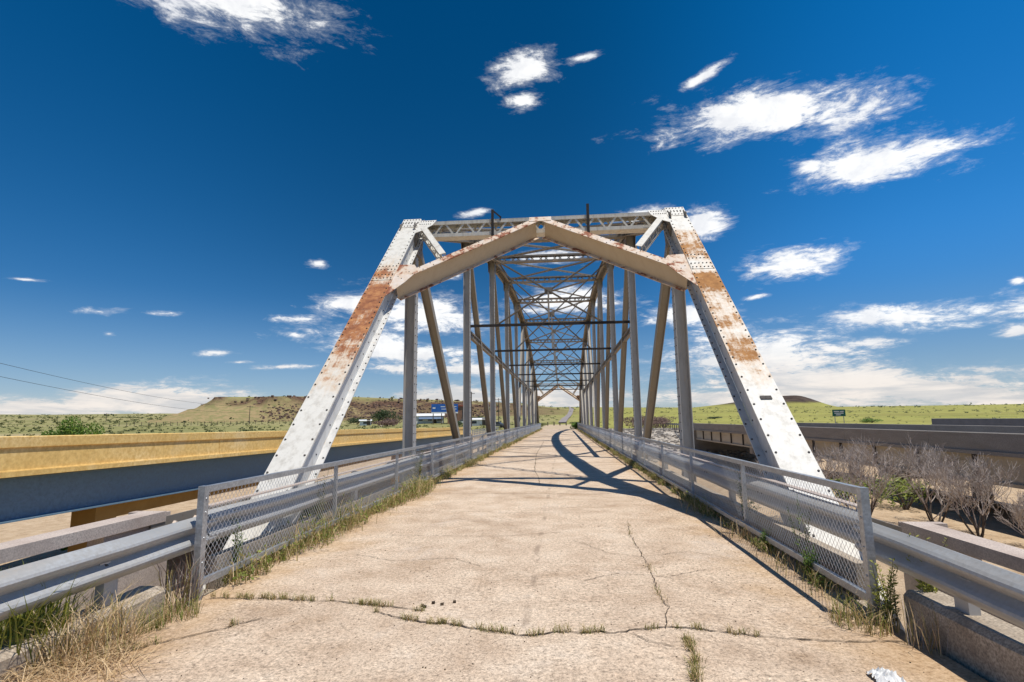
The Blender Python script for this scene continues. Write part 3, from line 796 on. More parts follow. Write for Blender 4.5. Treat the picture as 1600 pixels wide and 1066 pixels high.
for sx in (-1,1):
    mb = MB(); mb.box(sx*HW-.4, sx*HW+.4, ye-.6, ye+.25, -1.6, -1.45); add('bearing_shoe', mb, M['chord'])

# ------------------------------------------------------------------ chain-link fences
def fence(sx, xf, y_start, first, label, mat):
    y_end = 92.0
    root = empty('chain_link_fence', (xf, y_start, 0), label, 'fence', 'chain-link fences along the bridge road')
    zt, zb = 1.016, .14
    ys = [y_start] + list(np.arange(first, y_end, 3.19)) + [y_end]
    mb = MB(); mb.box(xf-.028, xf+.028, y_start-.03, y_end, zt-.03, zt+.03); mb.build('top_rail', mat, root)
    mb = MB(); mb.box(xf-.024, xf+.024, y_start+.035, y_end, zb-.03, zb+.03); mb.build('bottom_rail', mat, root)
    for k, y in enumerate(ys):
        mb = MB(); w = .036 if k in (0, len(ys)-1) else .024
        if k == 0:
            mb.box(xf-.034, xf+.034, y-.036, y+.036, -.03, zt+.034)
            for z in (.33,.56,.8,.93): mb.stud((xf-sx*.034, y, z), (-sx,0,0), .012, .008)
        else:
            mb.box(xf+sx*.026, xf+sx*.074, y-w, y+w, -.03, zt-.002)
        mb.build('post', mat, root)
    # woven wire: two families of diagonals, real wire laid a wire's thickness apart
    V = []; F = []
    z0, z1 = zb+.02, zt-.02; H = z1-z0; r = .0021
    step = .068; slope = 1.15
    def wire(a, b, xo):
        k = len(V); d = np.array([b[0]-a[0], b[1]-a[1]]); d /= np.linalg.norm(d); nrm = np.array([-d[1], d[0]])
        for p in (a, b):
            for (q, xx) in ((r, xo), (-r, xo), (0, xo+sx*r*1.2)):
                V.append((xf+xx, p[0]+nrm[0]*q, p[1]+nrm[1]*q))
        F.extend([(k,k+1,k+4,k+3),(k+1,k+2,k+5,k+4),(k+2,k,k+3,k+5)])
    run = H/slope
    y = y_start+.05-run
    while y < y_end:
        for sg in (1,-1):
            if sg > 0: a, b = (y, z0), (y+run, z1)
            else: a, b = (y, z1), (y+run, z0)
            lo = max(a[0], y_start+.03); hi = min(b[0], y_end)
            if hi > lo:
                f = lambda q: a[1]+(b[1]-a[1])*(q-a[0])/(b[0]-a[0])
                wire((lo, f(lo)), (hi, f(hi)),   .0030*sg)
        y += step
    mb = MB(); mb.v = V; mb.f = F; mb.m = [0]*len(F)
    mb.build('wire_mesh', M['galv_w'], root)
fence(-1, -3.06, 5.13, 8.39, 'galvanised chain-link fence with silver rails along the left, sunlit edge of the bridge road', M['galv'])
fence(1, 3.0, 4.99, 8.25, 'galvanised chain-link fence along the right edge of the bridge road, throwing a mesh shadow', M['galv'])

# ------------------------------------------------------------------ guard rails
def wprof(k, h, d):
    """corrugated beam profile, k crests over height h"""
    pts = []; n = 8*k
    for i in range(n+1):
        z = -h/2 + h*i/n
        c = .5-.5*math.cos(2*math.pi*k*i/n)
        c = c**.6
        pts.append((d*c, z))
    return pts + [(p-.006, z) for p, z in reversed(pts)]
def guard(sx, label):
    root = empty('guard_rail', (sx*3.23, 0, 0), label, 'guard rail', 'corrugated guard rails behind the chain-link fences')
    xb = sx*3.225
    def path(y0, y1, z0, z1, n=12):
        out = []
        n = int((y1-y0)/.55)
        for i in range(n+1):
            y = y0+(y1-y0)*i/n
            tl = .10*mnoise.noise((y*.9, sx*4.0, 2))
            out.append(((xb+.016*mnoise.noise((y*.7, sx*2.0, 0)), y, z0+(z1-z0)*i/n+.014*mnoise.noise((y*.5, sx*3.0, 1))), (-sx,0,tl*.6), (tl*sx*.5,0,1)))
        return out
    mb = MB(); mb.sweep(wprof(2, .32, .082), path(-4, 5.5, .50 if sx < 0 else .46, .57 if sx < 0 else .54))
    a = mb.build('approach_beam', M['rail'], root, smooth=False)
    mb = MB(); mb.sweep(wprof(2, .33, .082), path(5.4, 90, .60, .615, 40)); mb.build('bridge_beam', M['rail'], root)
    mb = MB(); mb.box(*sorted((xb+sx*.002, xb+sx*.085)), 5.5, 90, .79, .806)
    mb.build('cap_plate', M['concrete_pink'], root)
    for y in list(np.arange(-2.9, 5.1, 1.8)) + list(np.arange(9.6, 90, 2.9)):
        p = MB(); x0, x1 = sorted((xb+sx*.01, xb+sx*.085)); p.box(x0, x1, y-.07, y+.07, .272 if y > 5.5 else -.2, .77 if y > 5.5 else .62); p.build('post', M['post'], root)
    for y in np.arange(8.1, 60, 2.9):      # lap-joint bolts
        for dy in (-.07, .07):
            q = MB(); q.stud((xb-sx*.003, y+dy, .605), (-sx,0,0), .018, .016); q.build('bolt', M['rivet'], root)
    for y in (2.2, 4.2, -.2):
        z = .533 + (.0 if sx < 0 else -.04) + (y-4.2)*.0084
        p = MB(); p.box(*sorted((xb-sx*.012, xb-sx*.004)), y-.05, y+.05, z-.032, z+.032); bp = p.build('bolt_plate', M['galv'], root)
        q = MB(); q.stud((xb-sx*.012, y, z), (-sx,0,0), .022, .018); q.build('bolt', M['rivet'], bp)
guard(-1, 'dented silver corrugated guard rail on the left of the road, catching full sun')
guard(1, 'weathered corrugated guard rail on the right of the road with rust-brown lower edge')

# approach curbs and the old concrete rails outside them
for sx, lab in ((-1,'low tan concrete curb under the left guard rail'),(1,'stained concrete curb wall under the right guard rail')):
    mb = MB(); n = 30
    prof = [(0,-.2),(0,.24),(.04,.28),(.26,.28),(.26,-.2)] if sx > 0 else [(0,-.2),(0,.17),(.04,.21),(.24,.21),(.24,-.2)]
    path = []
    for i in range(n+1):
        y = -5+9.8*i/n
        path.append(((sx*(3.13+.02*mnoise.noise((y*.8,sx,0))), y, .012*mnoise.noise((y*1.3,sx,4))), (sx,0,0), (0,0,1)))
    mb.sweep(prof, path)
    tag(mb.build('concrete_curb', M['concrete'], loc=(sx*3.4,0,0)), lab, 'curb')
def old_rail(sx, y1, zt, label):
    root = empty('concrete_rail', (sx*4.08, y1-3, -.2), label, 'concrete rail', 'old concrete rails beside the approach')
    x0, x1 = sorted((sx*3.94, sx*4.19))
    mb = MB(); mb.box(x0, x1, -6, y1, zt-.11, zt); mb.build('coping', M['concrete_pink'], root)
    mb = MB(); mb.box(x0+.03, x1-.03, -6, y1, -.3, zt-.42); mb.build('base_wall', M['concrete_pink'], root)
    for y in np.arange(y1-.35, -6, -1.75):
        mb = MB(); mb.box(x0+.04, x1-.04, y-.42, y+.30, zt-.419, zt-.111); mb.build('pier', M['concrete_pink'], root)
    mb = MB(); mb.box(*sorted((sx*3.98, sx*4.40)), y1+.01, y1+.12, -.3, zt-.02); mb.build('end_block', M['concrete_pink'], root)
    mb = MB(); mb.box(*sorted((sx*3.95, sx*3.97)), y1-.2, y1+1.9, zt-.3, zt-.06); o = mb.build('end_plate', M['chord'], root)
    for y in (y1+.15, y1+.5, y1+.8):
        q = MB(); q.stud((sx*3.95, y, zt-.16), (-sx,0,0), .035, .03); q.build('bolt', M['brace_flange'], o)
old_rail(-1, 5.8, .70, 'old pinkish concrete rail with slots, left of the approach beside the yellow bridge')
old_rail(1, 6.15, .56, 'old pale concrete rail with slots, right of the approach in front of the dead shrubs')
# ------------------------------------------------------------------ neighbouring road bridges
def yellow_bridge():
    root = empty('road_bridge', (-14, 0, 0), 'yellow painted road bridge on a blue-grey steel girder, left of the truss bridge', 'bridge')
    def path(x, y0, y1, n=30):
        return [((x + .02*math.sin(i*1.7), y0+(y1-y0)*i/n, -.12-.0115*((y0+(y1-y0)*i/n)-12.8)), (1,0,0), (0,0,1)) for i in range(n+1)]
    prof = [(-.36,.58),(-.36,1.50),(-.02,1.50),(0,1.48),(0,1.21),(-.05,1.19),(-.03,.62),(-.02,.585)]
    mb = MB()
    for k in range(-2, 8):        # cast in lengths with open joints
        mb.sweep(prof, path(-14, k*11.0+.0, min(k*11.0+10.985, 86), 6))
    mb.build('parapet', M['yellow'], root)
    mb = MB(); mb.sweep([(-12.2,.40),(-12.2,.58),(.07,.58),(.07,.44),(-.55,.42)], path(-14, -24, 86)); mb.build('deck_slab', M['yellow'], root)
    mb = MB(); mb.sweep([(-.2,.58),(-.2,1.25),(.1,1.25),(.1,.58)], path(-26, -24, 86)); mb.build('parapet', M['yellow'], root)
    for x in (-14.42, -18.2, -22, -25.6):
        mb = MB(); mb.sweep([(-.2,.40),(-.2,.37),(-.01,.37),(-.01,-.73),(-.22,-.73),(-.22,-.77),(.22,-.77),(.22,-.73),(.01,-.73),(.01,.37),(.2,.37),(.2,.40)], path(x, -24, 86)); mb.build('girder', M['girder'], root)
    for y in (-14, 17, 50):
        z = -.12-.0115*(y-12.8)
        for x in (-14.95, -24.6):
            mb = MB(); mb.box(x-.42, x+.42, y-.42, y+.42, gz(x,y)-.6, -.79+z); mb.build('pier', M['ochre'], root)
    mb = MB(); mb.box(-15.3, -14.6, 17.45, 49.5, -1.42, -.98); mb.build('tie_beam', M['ochre'], root)
    for y in (0, 86):
        mb = MB(); mb.box(-26.4, -13.9, y-.9 if y == 0 else y+.02, y+.0 if y == 0 else y+1.2, -5.5, .24-.0115*(y-12.8)); mb.build('abutment', M['concrete'], root)
    # steel railing beyond the far end
    r2 = empty('guard_rail', (-14.1, 88, -.6), 'grey steel railing beyond the far end of the yellow bridge', 'guard rail')
    mb = MB()
    for z in (.25,.55,.85): mb.box(-14.15,-14.08, 87.4, 124, z-.09-.85, z+.05-.85)
    mb.build('rail', M['galv'], r2)
    for y in np.arange(87.5, 124.5, 1.8):
        p = MB(); p.box(-14.06,-13.96, y-.06, y+.06, -1.5, .1); p.build('post', M['post'], r2)
yellow_bridge()

def grey_bridge():
    root = empty('road_bridge', (22, 0, 0), 'grey concrete road bridge with plain parapet, right of the truss bridge behind the dead shrubs', 'bridge')
    def path(x, y0, y1, n=24): return [((x, y0+(y1-y0)*i/n, -.12), (1,0,0), (0,0,1)) for i in range(n+1)]
    mb = MB()
    for k in range(-2, 10):
        mb.sweep([(0,-.10),(0,.80),(.03,.83),(.30,.83),(.33,.80),(.33,-.10)], path(22, -4+k*9.6, min(-4+k*9.6+9.58, 92), 2))
    mb.build('parapet', M['concrete_grey'], root)
    mb = MB()
    for k in range(-2, 10):
        mb.sweep([(0,-.10),(0,.80),(.03,.83),(.30,.83),(.33,.80),(.33,-.10)], path(34.8, -4+k*9.6, min(-4+k*9.6+9.58, 92), 2))
    mb.build('parapet', M['concrete_grey'], root)
    mb = MB(); mb.box(21.93, 35.2, -23, 92, -.42, -.222); mb.build('deck_slab', M['concrete_grey'], root)
    for x in (22.55, 26.5, 30.5, 34.4):
        mb = MB(); mb.box(x-.12, x+.12, -23, 92, -1.74, -.422); mb.box(x-.28, x+.28, -23, 92, -1.92, -1.742); g = mb.build('girder', M['concrete_tan'], root)
        if x < 23:
            for y in list(np.arange(-10.5, 92, 4.66)):
                p = MB(); p.box(x-.30, x-.122, y-.05, y+.05, -1.74, -.424); p.build('stiffener', M['rivet'], g)
    for y in (8, 40, 66):
        mb = MB(); mb.box(22.3, 34.8, y-.5, y+.5, -2.6, -1.93); mb.build('pier_cap', M['concrete_grey'], root)
        for x in (23.5, 28.5, 33.5):
            mb = MB(); mb.box(x-.4, x+.4, y-.4, y+.4, gz(x,y)-.5, -2.61); mb.build('pier', M['concrete_grey'], root)
    mb = MB(); mb.box(22.0, 35.1, 92.02, 93.5, -4.5, -.24); mb.build('abutment', M['concrete_grey'], root)
    r2 = empty('guard_rail', (22.1, 94, -.3), 'dark low guard rail with close posts beyond the grey concrete bridge', 'guard rail')
    mb = MB(); mb.box(22.0, 22.08, 92.2, 150, .25, .55); mb.build('rail', M['galv'], r2)
    for y in np.arange(92.6, 150, 1.9):
        p = MB(); p.box(22.09, 22.25, y-.1, y+.1, gz(22.2,y)-.3, .62); p.build('post', M['wood'], r2)
    r3 = empty('road_bridge', (50, 0, 0), 'far blue-grey concrete bridge parapet ending behind the grey road bridge at the right', 'bridge')
    mb = MB(); mb.sweep([(0,.35),(0,1.22),(.03,1.25),(.32,1.25),(.35,1.22),(.35,.35)], path(50, -40, 78)); mb.build('parapet', M['concrete_blue'], r3)
    mb = MB(); mb.box(49.9, 62, -40, 78, -.07, .228); mb.build('deck_slab', M['concrete_blue'], r3)
    mb = MB(); mb.sweep([(0,.35),(0,1.22),(.35,1.22),(.35,.35)], path(61.6, -40, 78)); mb.build('parapet', M['concrete_blue'], r3)
    for x in (50.6, 55, 61):
        mb = MB(); mb.box(x-.2, x+.2, -40, 78, -1.4, -.072); mb.build('girder', M['concrete_grey'], r3)
    for y in (12, 46, 76):
        for x in (51, 60):
            mb = MB(); mb.box(x-.5, x+.5, y-.5, y+.5, gz(x,y)-.5, -1.41); mb.build('pier', M['concrete_grey'], r3)
grey_bridge()

# ------------------------------------------------------------------ plants
def leaf_cloud(mb, c, rad, n, size, rng, lumps=5, hollow=.35):
    L = [(rng.uniform(-.55,.55), rng.uniform(-.55,.55), rng.uniform(-.35,.6), rng.uniform(.35,.62)) for _ in range(lumps)]
    for _ in range(n):
        lx, ly, lz, lr = rng.choice(L)
        while True:
            p = Vector((rng.uniform(-1,1), rng.uniform(-1,1), rng.uniform(-1,1)))
            if hollow < p.length <= 1: break
        q = Vector((c[0]+(lx+p.x*lr)*rad[0], c[1]+(ly+p.y*lr)*rad[1], max(c[2]-rad[2]*.92, c[2]+(lz+p.z*lr)*rad[2])))
        a = Vector((rng.gauss(0,1), rng.gauss(0,1), rng.gauss(0,1))).normalized(); b = a.orthogonal().normalized()
        s = size*rng.uniform(.6,1.35)
        mb.quad(q-a*s, q+b*s*.5, q+a*s, q-b*s*.5)
def shrub(name, x, y, w, h, mat, label, seed, n=900, size=None, cat='shrub', group=None, stemmat=None, z=None):
    rng = random.Random(seed); zg = gz(x, y) if z is None else z
    root = empty(name, (x, y, zg), label, cat, group)
    mb = MB(); leaf_cloud(mb, (x, y, zg+h*.52), (w*.62, w*.62, h*.56), n, size or w*.045, rng, lumps=9)
    mb.build('foliage', M[mat], root)
    st = MB()
    for k in range(6):
        a = rng.uniform(0,6.28)
        st.tube([(x,y,zg-.1),(x+math.cos(a)*w*.1,y+math.sin(a)*w*.1,zg+h*.3),(x+math.cos(a)*w*.26,y+math.sin(a)*w*.26,zg+h*.62)], [w*.02,w*.014,w*.006], 5)
    st.build('stem', M[stemmat or 'bark'], root)
    return root
def at(az, d): return d*math.sin(R(az)), d*math.cos(R(az))

def far_shrub(name, az, d, el_top, wpx, mat, label, seed, **kw):
    x, y = at(az, d); zg = gz(x, y)
    h = max(.8, 1.66 + d*math.tan(R(el_top)) - zg); w = wpx*d/840.
    return shrub(name, x, y, w, h, mat, label, seed, **kw)
far_shrub('green_shrub', -44.1, 100, .40, 46, 'leaf_green', 'bright green rounded shrub standing alone behind the yellow parapet', 11, n=6500, size=.17)
far_shrub('tree', -18.2, 205, 1.22, 36, 'leaf_dark', 'dark green spiky-topped tree below the rocky mesa, behind the yellow bridge', 12, n=1300, size=.3, cat='tree')
far_shrub('shrub', -21.0, 200, .38, 26, 'leaf_dark', 'dark olive shrub by the white end post, leftmost below the rocky slope', 13, n=700, size=.25)
far_shrub('shrub', -19.7, 196, .22, 20, 'leaf_olive', 'smaller olive shrub between two dark shrubs below the rocky slope', 14, n=600, size=.22)
far_shrub('dry_shrub', -18.6, 165, .05, 40, 'leaf_pink', 'pinkish dry shrub in front of the dark green tree', 15, n=1500, size=.2, stemmat='twig')
far_shrub('dry_shrub', -17.4, 168, .15, 28, 'leaf_pink', 'pinkish dry shrub just right of the dark green tree', 16, n=1000, size=.2, stemmat='twig')
far_shrub('dry_shrub', 8.4, 118, .15, 62, 'leaf_pink', 'wide brownish dry shrub at the top of the pale riprap slope', 17, n=2600, size=.16, stemmat='twig')
far_shrub('dry_shrub', 10.6, 121, .10, 40, 'leaf_pink', 'twiggy brown shrub beside the guard rail at the top of the riprap', 18, n=1300, size=.14, stemmat='twig')
far_shrub('green_shrub', -2.65, 90, -.42, 24, 'leaf_olive', 'pale green shrub at the far left end of the bridge fence', 19, n=1600, size=.13)
far_shrub('green_shrub', -1.9, 128, -.70, 16, 'leaf_olive', 'low olive shrub left of the posts across the far road end', 20, n=800, size=.12)
far_shrub('green_shrub', 2.0, 91, -.45, 22, 'leaf_green', 'green shrub crowding the far right end of the bridge fence', 21, n=1500, size=.12)
far_shrub('green_shrub', 1.6, 150, -.35, 22, 'leaf_olive', 'olive shrub right of the posts across the far road end', 22, n=900, size=.15)
far_shrub('green_shrub', 15.3, 210, -.22, 20, 'leaf_dark', 'low dark green shrub on the plain behind the grey bridge', 23, n=700, size=.2)
far_shrub('green_shrub', 28.4, 160, -.30, 24, 'leaf_green', 'low green shrub right of the green road sign', 24, n=700, size=.16)
far_shrub('green_shrub', -10.9, 150, -.1, 18, 'leaf_dark', 'dark bush between the billboard and the utility pole', 25, n=700, size=.2)
far_shrub('tree', -8.8, 190, .3, 20, 'leaf_dark', 'dark round tree beside the utility pole', 26, n=900, size=.3, cat='tree')
for i, (x, y, w, h, lab) in enumerate(((-23,26,3.2,1.7,'leafy green bush growing on the sand under the yellow bridge, left of the near pier'),(-19.5,30,3.4,2.0,'leafy green bush growing on the sand right of the near ochre pier'),(-17.5,36,3.0,1.9,'leafy green bush farther back under the yellow bridge'))):
    shrub('green_shrub', x, y, w, h, 'leaf_green', lab, 40+i, n=1400, size=.13)
for i, (x, y, w, h, lab) in enumerate(((17.2,35.0,3.2,1.5,'green weedy bush behind the leftmost dead shrub'),(19.8,33.5,3.4,1.7,'green weedy bush between the dead grey shrubs'))):
    shrub('green_shrub', x, y, w, h, 'leaf_weed', lab, 50+i, n=1100, size=.09)

def dead_shrub(x, y, h, spread, seed, label):
    rng = random.Random(seed); zg = gz(x, y)
    root = empty('dead_shrub', (x, y, zg), label, 'shrub', 'leafless grey shrubs below the right bridge')
    tr = MB(); tw = MB()
    def grow(p, d, L, r, lev):
        n = 3; pts = [p]; q = p
        for k in range(n):
            d = (d + Vector((rng.gauss(0,.12), rng.gauss(0,.12), rng.gauss(.05,.09)))).normalized()
            q = q + d*(L/n); pts.append(q)
        rr = [r*(1-.45*k/n) for k in range(n+1)]
        (tr if lev < 1 else tw).tube(pts, rr, 5 if lev < 1 else 3, caps=False)
        if lev >= 5: return
        for k in range(3 if lev < 4 else 4):
            dd = (d + Vector((rng.gauss(0,.42), rng.gauss(0,.42), rng.gauss(.16,.26)))).normalized()
            grow(pts[-1 if k == 0 else rng.randint(1, n)], dd, L*rng.uniform(.64,.88), max(.0075, r*.55), lev+1)
    for k in range(5):
        a = 6.28*k/5 + rng.uniform(-.4,.4)
        grow(Vector((x+.1*math.cos(a), y+.1*math.sin(a), zg-.05)), Vector((math.cos(a)*spread, math.sin(a)*spread, 1)).normalized(), h*.30, .055, 0)
    tr.build('trunk', M['bark'], root); tw.build('branches', M['twig'], root)
dead_shrub(15.0, 28.6, 4.7, .62, 161, 'wide leafless grey shrub, leftmost, beside the white end post')
dead_shrub(18.4, 28.8, 4.1, .45, 62, 'tall leafless shrub with dark trunks, in the middle of the dead shrubs')
dead_shrub(18.6, 26.4, 3.6, .6, 63, 'silvery leafless shrub right of the tall dark-trunked one')
dead_shrub(19.4, 24.2, 2.7, .7, 64, 'low spreading leafless shrub at the right edge of the picture')
dead_shrub(12.9, 29.6, 4.0, .6, 163, 'small leafless shrub half hidden behind the foot of the white end post')

def blades(mb, pts, h, rng, w=.006, lean=.45, mats=1, mi=None):
    for (x, y, z) in pts:
        a = rng.uniform(0, 6.28); hh = h*rng.uniform(.45,1.2); l = hh*rng.uniform(.1,1)*lean
        dx, dy = math.cos(a), math.sin(a); px, py = -dy*w, dx*w
        m = rng.randrange(mats) if mi is None else mi
        p0 = (x-px, y-py, z); p1 = (x+px, y+py, z)
        q0 = (x+dx*l*.4-px*.8, y+dy*l*.4-py*.8, z+hh*.6); q1 = (x+dx*l*.4+px*.8, y+dy*l*.4+py*.8, z+hh*.6)
        mb.quad(p0, p1, q1, q0, m); mb.tri(q0, q1, (x+dx*l, y+dy*l, z+hh*(.98-.1*lean)), m)
GM = [M['grass_green'], M['grass_mix'], M['grass_mix'], M['grass_dry']]
rng = random.Random(99)
def stuff(name, mb, mats):
    o = mb.build(name, mats); o['kind'] = 'stuff'; return o
# weeds along both fences
for sx, xf, dens in ((-1, -3.06, 1.0), (1, 3.0, .8)):
    mb = MB()
    y = 5.4
    while y < 91:
        k = mnoise.noise((y*.42, sx*7.1, 0))*.9 + mnoise.noise((y*1.3, sx*3.3, 5))*.35
        amount = max(0.0, min(1.0, k+.45))*dens
        if sx < 0 and 6.4 < y < 13: amount = max(amount, .35+.55*abs(math.sin(y*1.35)))
        far = y > 26
        n = int((4+amount*46)*(1 if not far else .6))
        pts = []
        for _ in range(n):
            xx = xf - sx*abs(rng.gauss(0, .05+.13*amount)) + sx*.05
            pts.append((xx, y+rng.uniform(-.16,.16), -.005))
        blades(mb, pts, (.07+.21*amount)*(1.2 if far else 1), rng, w=.004 if not far else .011, lean=1.1, mats=4)
        y += .22 if not far else .35
    # bushy clumps that spill on to the road
    y = 5.9
    while y < 90:
        near_ = y < 26
        big = rng.uniform(.4, 1.0)*(1.0 if sx < 0 else .7)*(1.35 if sx < 0 and 6 < y < 14 else 1)
        cx_ = xf - sx*rng.uniform(-.04, .16)*big
        R_ = .34*big; H_ = .36*big
        for _ in range(int((260 if near_ else 60)*big)):
            a = rng.uniform(0, 6.28); q = R_*math.sqrt(rng.random())
            x0 = cx_+math.cos(a)*q*.75; y0 = y+math.sin(a)*q*1.5
            if rng.random() < .55: blades(mb, [(x0, y0, -.005)], H_*1.05, rng, w=.0042 if near_ else .011, lean=1.4, mats=4)
            c = Vector((x0+rng.gauss(0,.02), y0+rng.gauss(0,.02), abs(rng.gauss(0,.45))*H_*(1.1-q/R_*.6)+.012))
            v = Vector((rng.gauss(0,1),rng.gauss(0,1),rng.gauss(.3,.8))).normalized(); b = v.orthogonal(); s = rng.uniform(.016,.036)*(1 if near_ else 2)
            mb.quad(c-v*s, c+b*s*.3, c+v*s, c-b*s*.3, 4 if rng.random() < .55 else 1)
        y += rng.uniform(.5, 1.6)*(1 if near_ else 1.3)
    stuff('fence_weeds', mb, GM + [M['leaf_weed']])
# grass in the cracks
mb = MB()
for P, dens in zip(crack_lines[:5], (1.0, .8, .9, .08, 1.3)):
    for (x, y) in P:
        k = mnoise.noise((x*2.6, y*2.6, 9))
        if k > -.08 and rng.random() < .5+k:
            blades(mb, [(x+rng.gauss(0,.018), y+rng.gauss(0,.014), 0) for _ in range(int(34*dens*(.28+max(k,0))*2))], .066, rng, w=.0022, lean=1.3, mats=4)
stuff('crack_grass', mb, [M['grass_mix'], M['grass_mix'], M['grass_dry'], M['grass_green']])

def tuft(name, x, y, w, h, n, mats, label, seed, cat='weed', lean=.6, bw=.005, z=0.0, group=None):
    r = random.Random(seed); mb = MB()
    pts = []
    for _ in range(n):
        a = r.uniform(0,6.28); q = w*math.sqrt(r.random())
        pts.append((x+math.cos(a)*q, y+math.sin(a)*q, z-.02))
    blades(mb, pts, h, r, w=bw, lean=lean, mats=len(mats))
    return tag(mb.build(name, mats, loc=(x,y,z)), label, cat, group)
def leafy_weed(name, x, y, h, n, mat, label, seed, z=0.0, leaf=.03, spread=.35):
    r = random.Random(seed); root = empty(name, (x,y,z), label, 'weed'); st = MB(); lf = MB()
    for k in range(n):
        a = r.uniform(0,6.28); hh = h*r.uniform(.55,1.1); s = spread*hh*r.uniform(.2,1)
        b = Vector((x+r.gauss(0,.03), y+r.gauss(0,.03), z-.02)); t = b+Vector((math.cos(a)*s, math.sin(a)*s, hh)); m = b.lerp(t,.5)+Vector((-math.cos(a)*s*.15,-math.sin(a)*s*.15,hh*.05))
        st.tube([b,m,t], [.004,.003,.0015], 4, caps=False)
        for j in range(26):
            u = .18+.82*j/26; p = b.lerp(m,u*2) if u < .5 else m.lerp(t,u*2-1)
            aa = r.uniform(0,6.28); d = Vector((math.cos(aa), math.sin(aa), r.uniform(.2,.9))).normalized(); sd = d.orthogonal().normalized()
            L = leaf*r.uniform(.7,1.3)*(1.2-.5*u)
            lf.quad(p, p+d*L*.5+sd*L*.13, p+d*L, p+d*L*.5-sd*L*.13)
    st.build('stem', M['leaf_olive'], root); lf.build('foliage', M[mat], root)
leafy_weed('yellow_weed', 3.314, 4.756, .62, 16, 'leaf_yellow', 'bright yellow-green weed growing from the right curb wall beside the rail', 71, leaf=.05, z=.1)
leafy_weed('green_weed', 3.053, 4.868, .50, 13, 'leaf_yellow', 'yellow-green weed leaning out at the foot of the near right fence post', 72, leaf=.045)
leafy_weed('green_weed', 2.997, 6.109, .34, 14, 'leaf_green', 'dense green weed pushing under the right chain-link fence near its end', 73, leaf=.05)
leafy_weed('green_weed', 3.071, 6.435, .75, 6, 'leaf_green', 'tall thin green weed climbing the right chain-link mesh', 74, leaf=.045, spread=.15)
leafy_weed('green_weed', 2.978, 7.368, .30, 10, 'leaf_green', 'small green weed at the second post of the right fence', 75, leaf=.045)
leafy_weed('green_weed', 3.22, 8.673, .80, 12, 'leaf_green', 'leafy weed behind the right mesh near the second post', 76, leaf=.06)
leafy_weed('green_weed', -3.158, 5.922, .85, 6, 'leaf_green', 'tall green weed climbing behind the left chain-link mesh near its end', 77, leaf=.055, spread=.2)
leafy_weed('green_weed', -3.158, 7.927, .9, 7, 'leaf_olive', 'tall weed behind the left mesh before its second post', 78, leaf=.06, spread=.2)
leafy_weed('green_weed', -3.14, 13.243, .9, 16, 'leaf_olive', 'clump of tall weeds behind the left mesh farther along', 79, leaf=.08, spread=.3)
tuft('dry_grass', -3.028, 3.87, .34, .40, 420, [M['grass_dry'], M['grass_dry'], M['grass_mix']], 'straw-coloured dry grass clump drooping over the left curb', 81, 'grass', lean=1.5, bw=.003, z=.06)
tuft('dry_grass', -2.879, 3.469, .46, .20, 620, [M['grass_dry']], 'pale flattened straw grass spilling onto the road at the lower left corner', 85, 'grass', lean=3.2, bw=.0028)
tuft('green_grass', -3.457, 3.684, .34, .60, 620, [M['grass_green'], M['leaf_yellow']], 'lush green grass clump at the left edge of the picture', 82, 'grass', lean=.8, bw=.006, z=.0)
tuft('brown_weed', -3.075, 4.943, .15, .52, 130, [M['twig'], M['leaf_pink'], M['grass_mix']], 'brown withered weed at the foot of the near left fence post', 83, lean=.7, bw=.0035)
tuft('dry_weed', -2.897, 4.682, .16, .2, 150, [M['grass_mix'], M['grass_dry'], M['grass_green']], 'low yellowish weed in front of the near left fence post', 84, lean=1.1, bw=.003)
tuft('dry_weed', -2.953, 4.402, .12, .2, 90, [M['grass_mix'], M['grass_green']], 'low greenish weed at the curb nearer than the left fence post', 87, lean=.9, bw=.003)
tuft('dry_weed', 2.829, 4.831, .24, .22, 260, [M['grass_mix'], M['grass_dry'], M['grass_green']], 'tangled yellowish weed on the road at the near right fence post', 86, lean=1.2, bw=.003)
tuft('dry_weed', 3.034, 4.402, .14, .34, 70, [M['twig'], M['grass_dry'], M['grass_mix']], 'thin brown weed stalks at the foot of the right curb wall', 88, lean=.8, bw=.0025)
tuft('brown_weed', 2.922, 8.02, .3, .35, 70, [M['twig'], M['grass_dry']], 'dry fallen stalks along the right fence in its shadow', 89, lean=2.2, bw=.003)

